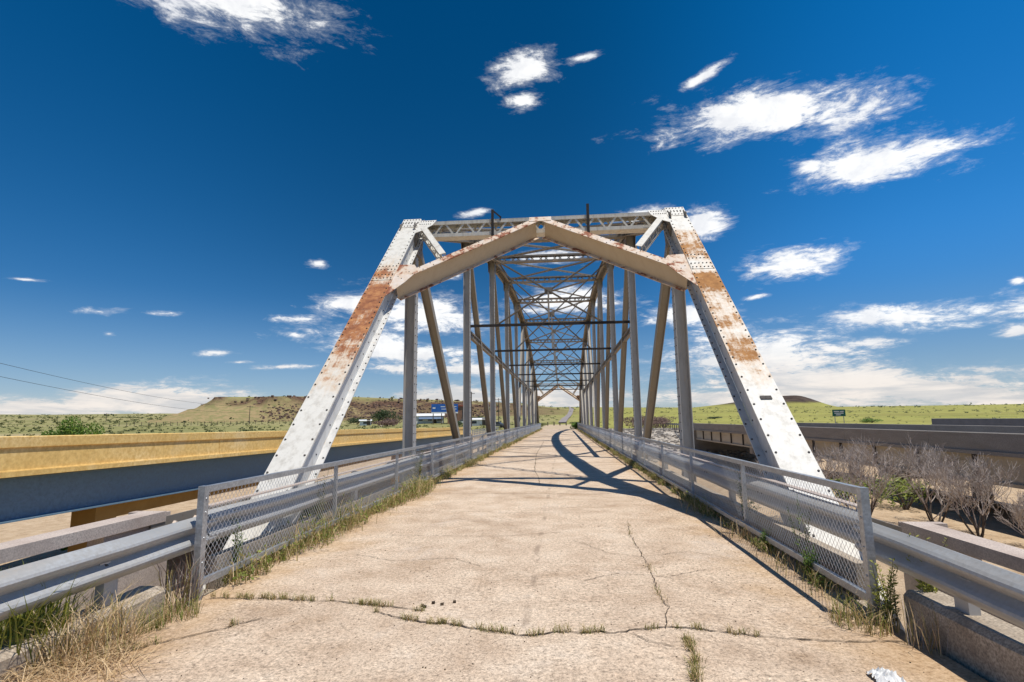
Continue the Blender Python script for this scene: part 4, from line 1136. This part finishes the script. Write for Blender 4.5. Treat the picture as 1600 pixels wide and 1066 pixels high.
# sage and brush dotted over the plain, one mass
mb = MB(); rng = random.Random(5); cnt = 0
for _ in range(900):       # scrub along the skyline
    az = rng.uniform(-58, 54); d = rng.uniform(700, 2300); x, y = at(az, d); z = gz(x, y); s = rng.uniform(.8,2.6)
    if mnoise.noise((x*.004, y*.004, 7)) < -.05: continue
    for _ in range(8):
        c = Vector((x+rng.gauss(0,.8)*s, y+rng.gauss(0,.8)*s, z+abs(rng.gauss(0,.35))*s)); a = Vector((rng.gauss(0,1),rng.gauss(0,1),rng.gauss(0,1))).normalized(); b = a.orthogonal(); q = s*.5
        mb.quad(c-a*q, c+b*q*.7, c+a*q, c-b*q*.7, 1)
while cnt < 3400:
    az = rng.uniform(-60, 56); d = 118*math.exp(rng.random()**1.0*2.35)
    x, y = at(az, d)
    if 13 < x < 62 and y < 95: continue
    dens = .5+.5*mnoise.noise((x*.012, y*.012, 2)) + (.25 if az < -4 else -.12)
    if abs(x) < 6 and d < 180: continue
    if x < -30 and y > 200 and -42 < float(mesa_sd(np.array(x), np.array(y))[0]) < 160 and rng.random() < .8: continue
    if rng.random() > dens*1.25: continue
    cnt += 1
    z = gz(x, y); s = rng.uniform(.22,.62)*(1 if d < 300 else 1.9)*(1.0 if az < 0 else .8)
    mi = 0 if rng.random() < .7 else 1
    if -20 < az < 0 and d > 250: s *= 1.4
    for _ in range(14):
        p = Vector((rng.gauss(0,.55)*s, rng.gauss(0,.45)*s, abs(rng.gauss(0,.4))*s)); a = Vector((rng.gauss(0,1),rng.gauss(0,1),rng.gauss(0,1))).normalized(); b = a.orthogonal()
        c = Vector((x,y,z))+p; q = s*.34
        mb.quad(c-a*q, c+b*q*.7, c+a*q, c-b*q*.7, mi)
stuff('sagebrush', mb, [M['leaf_olive'], M['leaf_dark']])
# loose rock below the mesa rim and the riprap on the right bank
def rock(mb, x, y, z, s, r):
    pts = []
    for k in range(8):
        sx_, sy_, sz_ = (1 if k & 1 else -1), (1 if k & 2 else -1), (1 if k & 4 else -1)
        pts.append((x+sx_*s*r.uniform(.5,1), y+sy_*s*r.uniform(.5,1), z+sz_*s*r.uniform(.35,.8)))
    b = len(mb.v); mb.v += pts
    for q in ((0,2,3,1),(4,5,7,6),(0,1,5,4),(1,3,7,5),(3,2,6,7),(2,0,4,6)): mb.f.append(tuple(b+i for i in q)); mb.m.append(0)
mb = MB(); r = random.Random(21); cnt = 0
while cnt < 1300:
    x = r.uniform(-260,-40); y = r.uniform(240,420)
    sd, dl = mesa_sd(np.array(x), np.array(y)); sd = float(sd); dl = float(dl)
    if not (-38 < sd < 1 and dl > -30): continue
    if dl < 35 and not (-6 < sd < 0 and r.random() < .5): continue
    rock(mb, x, y, gz(x,y)+.1, r.uniform(.2,.8), r); cnt += 1
stuff('lava_boulders', mb, M['boulder'])
mb = MB()
for _ in range(2600):
    x = r.uniform(7, 40); y = r.uniform(85, 117)
    rock(mb, x, y, gz(x,y), r.uniform(.10,.38), r)
stuff('riprap_rocks', mb, M['riprap'])
mb = MB()
for _ in range(500):
    x = r.uniform(-3.0,3.0); y = 3.4+abs(r.gauss(0,4)); s = r.uniform(.002,.006)
    if abs(x) < 1.8 and r.random() < .6: continue
    rock(mb, x, y, s*.5+road_z(x,y), s, r)
for x, y in ((-.84,5.05),(-.76,5.13),(-.67,5.1),(-.57,5.17),(-.81,5.02)): rock(mb, x, y, .008, .017, r)
stuff('road_grit', mb, M['crack'])
# scrap of white paper at the lower right corner of the road
mb = MB(); n = 15
for i in range(n):
    for j in range(n):
        u, v = (i-7)/7, (j-7)/7
        q = mnoise.noise((u*2.1, v*2.1, 3)); q2 = mnoise.noise((u*5, v*5, 8))
        mb.v.append((2.46+.085*u*(1-.25*abs(q))+.014*q2, 3.88+.08*v*(1-.3*abs(q2))+.016*q, max(.006, .035+.055*abs(q)+.022*q2-.03*(u*u+v*v)*.6)))
for i in range(n-1):
    for j in range(n-1): mb.f.append((i*n+j,(i+1)*n+j,(i+1)*n+j+1,i*n+j+1)); mb.m.append(0)
tag(mb.build('crumpled_paper', M['white'], loc=(2.46,3.88,0)), 'crumpled scrap of white paper lying on the road', 'paper')

# ------------------------------------------------------------------ roadside and far things
def facing(x, y):          # rotation that turns a thing's -y side to the bridge mouth
    return -math.atan2(x, y)
def oriented(root, rz): root.rotation_euler = (0,0,rz)
class L_:                  # local builder: shapes are written round the origin, the root carries place and turn
    pass
def lbuild(mb, name, mat, root):
    o = mb.build(name, mat); o.parent = root; return o

x, y = at(26.04, 118); zg = gz(x, y)
sg = empty('road_sign', (x,y,zg), 'small green road sign with white lettering on two posts, on the right plain', 'sign'); oriented(sg, -R(26))
ctr = 1.66 + 118*math.tan(R(.24)) - zg
mb = MB(); mb.box(-1.05,1.05,-.03,.03,ctr-.62,ctr+.62); pn = lbuild(mb, 'sign_panel', M['sign_green'], sg)
for (x0,x1,z) in ((-.8,.1,.28),(.2,.8,.28),(-.7,.75,-.05),(-.5,.3,-.36)):
    mb = MB(); mb.box(x0,x1,-.036,-.031,ctr+z-.08,ctr+z+.08); lbuild(mb, 'lettering', M['white'], pn)
for sx in (-.7,.7):
    mb = MB(); mb.box(sx-.06,sx+.06,.031,.13,-.4,ctr+.5); lbuild(mb, 'post', M['galv'], sg)

x, y = at(-12.2, 178); zg = gz(x, y)
bb = empty('billboard', (x,y,zg), 'blue billboard with white lettering on two dark legs beyond the yellow bridge', 'billboard'); oriented(bb, R(12))
zt = 1.66+178*math.tan(R(1.70))-zg; zb = 1.66+178*math.tan(R(.86))-zg
mb = MB(); mb.box(-4.2,4.4,-.15,.15,zb,zt); pn = lbuild(mb, 'panel', M['sign_blue'], bb)
mb = MB(); mb.box(-4.2,4.4,-.18,.18,zb-.45,zb-.02); lbuild(mb, 'lower_board', M['white'], bb)
for (x0,x1,z,h) in ((-1.2,.2,.66,.12),(.5,2.2,.66,.12),(2.5,3.9,.66,.12),(-1.0,2.0,.36,.10),(2.3,3.9,.36,.10),(-3.8,-2.9,.5,.2)):
    zz = zb+(zt-zb)*z; mb = MB(); mb.box(x0,x1,-.158,-.152,zz-h,zz+h); lbuild(mb, 'lettering', M['white'], pn)
for sx in (-3.6,-.9,2.0,4.0):
    mb = MB(); mb.box(sx-.14,sx+.14,-.12,.16,-.4,zb-.46); lbuild(mb, 'leg', M['wood'], bb)

def house(az, d, w, dep, h, wall, roof, label, cat='building', roofh=1.0, nwin=3, turn=0, awn=False, flat=False):
    x, y = at(az, d); zg = gz(x, y)
    root = empty('building', (x,y,zg), label, cat); oriented(root, -R(az)+turn)
    mb = MB(); mb.box(-w/2,w/2,-dep/2,dep/2,-.6,h); lbuild(mb, 'wall', M[wall], root)
    mb = MB()
    if flat: mb.box(-w/2-.3,w/2+.3,-dep/2-.3,dep/2+.3,h+.002,h+.4)
    else:
        a = [(-w/2-.3,-dep/2-.4,h+.002),(w/2+.3,-dep/2-.4,h+.002),(w/2+.3,dep/2+.4,h+.002),(-w/2-.3,dep/2+.4,h+.002)]
        v = len(mb.v); mb.v += a+[(-w/2-.3,0,h+roofh),(w/2+.3,0,h+roofh)]
        mb.f += [(v,v+1,v+5,v+4),(v+2,v+3,v+4,v+5),(v+1,v+2,v+5),(v+3,v,v+4),(v+3,v+2,v+1,v)]; mb.m += [0]*5
    lbuild(mb, 'roof', M[roof], root)
    for k in range(nwin):
        wx = -w/2+w*(k+.5)/nwin; mb = MB(); mb.box(wx-.7,wx+.7,-dep/2-.05,-dep/2-.002,h*.35,h*.78)
        lbuild(mb, 'window', M['glass'], root)
    mb = MB(); mb.box(w*.12,w*.12+1.1,-dep/2-.06,-dep/2-.002,-.3,2.1) if nwin else None
    if nwin: lbuild(mb, 'door', M['wood'], root)
    if awn:
        mb = MB(); mb.hexa([(-w*.4,-dep/2-1.8,h*.55),(w*.45,-dep/2-1.8,h*.55),(w*.45,-dep/2-.07,h*.82),(-w*.4,-dep/2-.07,h*.82),(-w*.4,-dep/2-1.8,h*.6),(w*.45,-dep/2-1.8,h*.6),(w*.45,-dep/2-.07,h*.87),(-w*.4,-dep/2-.07,h*.87)])
        lbuild(mb, 'awning', M['awning'], root)
    return root
house(-13.7, 192, 9.5, 7, 2.5, 'white', 'white', 'low white building with blue awning behind the billboard legs', awn=True, roofh=.9)
house(-10.7, 186, 7.5, 8, 5.6, 'wall_brown', 'roof_red', 'tall brown building with flat reddish roof right of the billboard', flat=True, nwin=2)
house(-8.5, 160, 6.2, 5, 1.7, 'white', 'white', 'long white shed just right of the utility pole', roofh=.5, nwin=2)
house(-20.2, 185, 3.6, 3, 1.5, 'white', 'white', 'small white trailer beside the pink dry shrubs', roofh=.4, nwin=1)

def pole(az, d, el, label, arms=1, r=.13):
    x, y = at(az, d); zg = gz(x, y); h = 1.66+d*math.tan(R(el))-zg
    root = empty('utility_pole', (x,y,zg), label, 'utility pole', 'wooden utility poles'); oriented(root, -R(az)+.5)
    mb = MB(); mb.tube([(0,0,-.5),(0,0,h)], [r*1.2,r*.8], 8); lbuild(mb, 'pole', M['wood'], root)
    for k in range(arms):
        mb = MB(); mb.box(-1.15,1.15,r,r+.12,h-.55-k*1.1,h-.42-k*1.1); c = lbuild(mb, 'crossarm', M['wood'], root)
        for q in (-1,-.35,.35,1):
            i_ = MB(); i_.tube([(q,r+.06,h-.42-k*1.1),(q,r+.06,h-.24-k*1.1)], .05, 6); lbuild(i_, 'insulator', M['glass'], c)
    return (x, y, zg+h)
pole(-9.35, 150, 2.95, 'utility pole with a crossarm between the left truss posts', 1, .16)
pole(-6.5, 172, 2.25, 'plain thinner utility pole seen deeper between the left truss posts', 1, .13)
p1 = pole(-30.95, 225, 1.62, 'utility pole in front of the green mesa slope', 1, .12)
p2 = pole(-41.95, 330, .95, 'tiny distant utility pole on the left plain', 1, .12)
p0 = pole(-62, 70, 8.6, 'near utility pole past the left edge of the picture', 2, .15)
def wire(a, b, sag, label):
    mb = MB(); n = 40
    pts = [Vector(a).lerp(Vector(b), i/n) - Vector((0,0,sag*4*(i/n)*(1-i/n))) for i in range(n+1)]
    mb.tube(pts, .026, 5, caps=False)
    tag(mb.build('power_line', M['wire'], loc=a), label, 'power line', 'power lines over the left plain')
wire((p0[0],p0[1],p0[2]-.3), (p1[0],p1[1],p1[2]-.3), 2.4, 'upper black power line sagging across the sky at the left')
wire((p0[0],p0[1],p0[2]-2.0), (p1[0],p1[1],p1[2]-2.6), 2.2, 'lower black power line sagging across the sky at the left')

# posts across the far road end
for k, xx in enumerate((-3.4,-1.7,-.1,1.6,3.4)):
    mb = MB(); yy = 149; zz = gz(xx, yy)
    mb.tube([(xx,yy,zz-.3),(xx,yy,zz+.86),(xx,yy,zz+.93)], [.17,.16,.11], 8)
    o = tag(mb.build('wooden_post', M['wood'], loc=(xx,yy,zz)), ['leftmost','second from left','middle','fourth from left','rightmost'][k]+' of the short brown posts across the far road end', 'post', 'short posts closing the far road end')

# the highway climbing the far plain
mb = MB(); pts = [(.15,178),(.45,205),(.75,245),(1.1,330),(1.28,450),(1.12,650),(.95,900),(.72,1500),(.6,2100)]
fine = []
for (a0,d0),(a1,d1) in zip(pts, pts[1:]):
    for i in range(8): t = i/8; fine.append((a0+(a1-a0)*t, d0+(d1-d0)*t))
for i, (a, d) in enumerate(fine):
    x, y = at(a, d); w = 1.3 if d < 400 else 2.0
    for s in (-1,1): mb.v.append((x+s*w, y, max(gz(x+s*w,y), gz(x,y))+.25+.0006*d))
for i in range(len(fine)-1): mb.f.append((2*i,2*i+1,2*i+3,2*i+2)); mb.m.append(0)
hm = mat_noise('far_asphalt', [(.3,(.22,.19,.18)),(.7,(.32,.28,.26))], .2, 5, rough=.9)
o = mb.build('far_road', hm); o['kind'] = 'structure'

def vehicle(name, az, d, mat, label, cat, tall=1.0, Lg=4.6, turn=0):
    x, y = at(az, d); zg = gz(x, y)+(.25+.0006*d if abs(az) < 3 else 0)
    root = empty(name, (x,y,zg), label, cat); oriented(root, turn)
    def prism(prof, w, nm, mat_, par):
        m_ = MB(); n = len(prof)
        for s in (-w,w):
            for (p,q) in prof: m_.v.append((s,p,q))
        m_.f += [tuple(range(n)), tuple(n+i for i in reversed(range(n)))]; m_.m += [0,0]
        for i in range(n): m_.f.append((i,(i+1)%n,n+(i+1)%n,n+i)); m_.m.append(0)
        return lbuild(m_, nm, mat_, par)
    h = Lg/2
    prism([(-h,.4),(-h,.85),(-h+.9,1.0),(h-.5,1.0),(h,.9),(h,.4)], .88, 'body', mat, root)
    prism([(-h+1.0,1.002),(-h+1.6,1.5*tall),(h-1.3,1.5*tall),(h-.6,1.002)], .76, 'cabin', M['glass'], root)
    prism([(-h+1.62,1.5*tall+.002),(-h+1.62,1.5*tall+.05),(h-1.32,1.5*tall+.05),(h-1.32,1.5*tall+.002)], .74, 'roof', mat, root)
    for sx in (-.86,.86):
        for yy in (-h+.85,h-.9):
            w_ = MB(); w_.tube([(sx-.1,yy,.33),(sx+.1,yy,.33)], .33, 12); lbuild(w_, 'wheel', M['rubber'], root)
vehicle('van', 1.24, 420, M['red_car'], 'small dark red van on the highway beyond the bridge', 'van', 1.35, 4.9, 0)
vehicle('parked_car', -6.6, 140, M['grey_car'], 'grey car parked between the white shed and the bridge fence', 'car', 1.0, 4.4, 1.3)
vehicle('parked_car', -10.1, 176, M['white'], 'white car parked in front of the brown building', 'car', 1.0, 4.4, 1.4)

# wire pasture fence below the mesa
root = empty('pasture_fence', (-150,225,gz(-150,225)), 'thin post-and-wire pasture fence at the foot of the green mesa slope', 'fence')
prev = None
for k in range(34):
    az = -41+17.5*k/33; x, y = at(az, 222); z = gz(x,y)
    p = MB(); p.bar((x,y,z-.3),(x,y,z+1.35),.12,.12,(0,1,0)); p.build('post', M['wood'], root)
    if prev:
        w_ = MB()
        for h in (.5,.85,1.2): w_.bar((prev[0],prev[1],prev[2]+h),(x,y,z+h),.02,.02)
        w_.build('wire_strand', M['wire'], root)
    prev = (x,y,z)
# ------------------------------------------------------------------ sky, sun, camera
SUNV = Vector((.30, -.17, 1)).normalized()
SUN_EL = math.asin(SUNV.z); SUN_AZ = math.atan2(SUNV.x, SUNV.y)
w = bpy.data.worlds.new('World'); S.world = w; w.use_nodes = True
t = NT(w.node_tree); t.n.clear()
out = t.new('ShaderNodeOutputWorld'); bg = t.new('ShaderNodeBackground'); t.link(bg.outputs[0], out.inputs[0])
sky = t.new('ShaderNodeTexSky', sky_type='NISHITA'); sky.sun_disc = False
sky.sun_elevation = SUN_EL; sky.sun_rotation = SUN_AZ
sky.altitude = 1600; sky.air_density = 1.0; sky.dust_density = .3; sky.ozone_density = 3.0
D = t.vmath('NORMALIZE', t.new('ShaderNodeTexCoord').outputs['Generated'])
sp = t.new('ShaderNodeSeparateXYZ'); t.link(D, sp.inputs[0]); dz = sp.outputs[2]
hs = t.new('ShaderNodeHueSaturation'); hs.inputs['Saturation'].default_value = SKY_SAT; hs.inputs['Value'].default_value = SKY_VAL; hs.inputs['Hue'].default_value = SKY_HUE
t.link(sky.outputs[0], hs.inputs['Color'])
# the deep polarised blue: darkest ahead, brighter towards the sun on the right
sk = t.new('ShaderNodeSeparateColor'); t.link(hs.outputs[0], sk.inputs[0])
gx = t.math('ADD', t.math('MULTIPLY', t.step(sp.outputs[0], -.05, .56), .80), t.math('MULTIPLY', t.step(t.math('MULTIPLY', sp.outputs[0], -1.0), .25, .75), .22))
gain = t.new('ShaderNodeMix'); gain.data_type = 'FLOAT'; t.link(t.step(dz, .06, .30), gain.inputs[0]); gain.inputs[2].default_value = 1.0
t.link(t.math('ADD', gx, .84), gain.inputs[3])
g_ = gain.outputs[0]
ck = t.new('ShaderNodeCombineColor')
t.link(t.math('MULTIPLY', t.math('MAXIMUM', t.math('SUBTRACT', sk.outputs[0], t.math('MULTIPLY', sk.outputs[2], .085)), 0.0), g_), ck.inputs[0])
t.link(t.math('MULTIPLY', t.math('MULTIPLY', sk.outputs[1], .87), g_), ck.inputs[1])
t.link(t.math('MULTIPLY', sk.outputs[2], g_), ck.inputs[2])
skyc = ck.outputs[0]
mask = None
for c in CLOUDS:
    n, a, b = c[:3], c[3:6], c[6:9]
    ka = sum(p*q for p, q in zip(n, a)); kb = sum(p*q for p, q in zip(n, b))
    da = t.math('SUBTRACT', t.vmath('DOT_PRODUCT', D, a, out=1), ka)
    db = t.math('SUBTRACT', t.vmath('DOT_PRODUCT', D, b, out=1), kb)
    q = t.math('MULTIPLY_ADD', da, da, t.math('MULTIPLY', db, db))
    m = t.math('SUBTRACT', c[9], t.math('SQRT', q))
    mask = m if mask is None else t.math('MAXIMUM', mask, m)
mask = t.math('MAXIMUM', mask, -1.2)
# cloud texture on a flat cloud layer, so it is fine high up and drawn out towards the horizon
inv = t.math('DIVIDE', 1.0, t.math('ADD', t.math('MAXIMUM', dz, 0.0), .16))
cv = t.new('ShaderNodeCombineXYZ')
t.link(t.math('MULTIPLY', sp.outputs[0], inv), cv.inputs[0]); t.link(t.math('MULTIPLY', sp.outputs[1], inv), cv.inputs[1]); t.link(t.math('MULTIPLY', dz, 2.2), cv.inputs[2])
nz = t.noise(cv.outputs[0], 4.2, 10, .66, .5)
wv = t.new('ShaderNodeMapping'); wv.inputs['Rotation'].default_value = (.25, .35, 0); wv.inputs['Scale'].default_value = (.8, .8, 2.4); t.link(D, wv.inputs[0])
nd = t.noise(wv.outputs[0], 17, 12, .70, .6)
nf = t.noise(wv.outputs[0], 60, 8, .7, .5)
nl = t.noise(D, 8, 4, .55, .4)
f = t.math('ADD', t.math('ADD', t.math('MULTIPLY', t.math('SUBTRACT', nz, .5), 2.0), t.math('MULTIPLY', t.math('SUBTRACT', nd, .5), 2.6)), t.math('ADD', t.math('MULTIPLY', t.math('SUBTRACT', nl, .5), 1.2), t.math('MULTIPLY', t.math('SUBTRACT', nf, .5), 1.1)))
lowm = t.math('SUBTRACT', 1.0, t.step(dz, .02, .13))
dens = t.math('ADD', t.math('ADD', t.math('MULTIPLY', mask, 1.12), t.math('MULTIPLY', lowm, .22)), f)
alpha = t.math('ADD', t.math('MULTIPLY', t.step(dens, .14, .74), .70), t.math('MULTIPLY', t.step(dens, -.30, .55), .30))
low = t.math('SUBTRACT', 1.0, t.step(dz, .03, .16))
shade = t.math('MULTIPLY', t.step(t.math('ADD', t.noise(D, 16, 7, .62, .3), t.math('MULTIPLY', dens, -.05)), .40, .62), .5)
ccol = t.mix(shade, CLOUD_HI, CLOUD_LO)
sv = t.new('ShaderNodeCombineXYZ'); t.link(sp.outputs[0], sv.inputs[0]); t.link(sp.outputs[1], sv.inputs[1]); t.link(t.math('MULTIPLY', dz, 7.0), sv.inputs[2])
streak = t.step(t.noise(sv.outputs[0], 7, 8, .62, .4), .38, .64)
lowc = t.mix(streak, CLOUD_GREY, CLOUD_WARM)
ccol = t.mix(t.math('MULTIPLY', low, .85), ccol, lowc)
hz = t.math('SUBTRACT', 1.0, t.step(dz, -.02, .22))
skyh = t.mix(t.math('MULTIPLY', hz, .35), skyc, HORIZON)
final = t.mix(t.math('MULTIPLY', alpha, .93), skyh, ccol)
t.link(final, bg.inputs['Color']); bg.inputs['Strength'].default_value = SKY_STR

sun = bpy.data.lights.new('sun', 'SUN'); sun.energy = SUN_E; sun.angle = R(.53); sun.color = (1, .95, .87)
so = bpy.data.objects.new('sun', sun); COL.objects.link(so); so.location = (0,0,60)
so.rotation_euler = SUNV.to_track_quat('Z', 'Y').to_euler()

cam = bpy.data.cameras.new('camera'); co = bpy.data.objects.new('camera', cam); COL.objects.link(co)
f_px, pt, yw, rl = 839.82, .145, -.0898, .0119
cam.sensor_width = 36; cam.lens = f_px/1600*36; cam.clip_start = .05; cam.clip_end = 12000
cy, sy, cp, sp_, cr, sr = math.cos(yw), math.sin(yw), math.cos(pt), math.sin(pt), math.cos(rl), math.sin(rl)
R0 = Vector((cy,-sy,0)); fw = Vector((sy,cy,0)); Zv = Vector((0,0,1))
F = fw*cp + Zv*sp_; U0 = Zv*cp - fw*sp_
Rv = R0*cr - U0*sr; Uv = R0*sr + U0*cr
mw = Matrix.Identity(4)
for i in range(3): mw[i][0] = Rv[i]; mw[i][1] = Uv[i]; mw[i][2] = -F[i]
mw[0][3], mw[1][3], mw[2][3] = .4553, 0, 1.66
co.matrix_world = mw
S.camera = co
S.view_settings.view_transform = 'Standard'; S.view_settings.look = 'None'; S.view_settings.gamma = 1; S.view_settings.exposure = EXPO
S.view_settings.use_curve_mapping = False
S.cycles.max_bounces = 8; S.cycles.diffuse_bounces = 4; S.cycles.transparent_max_bounces = 8
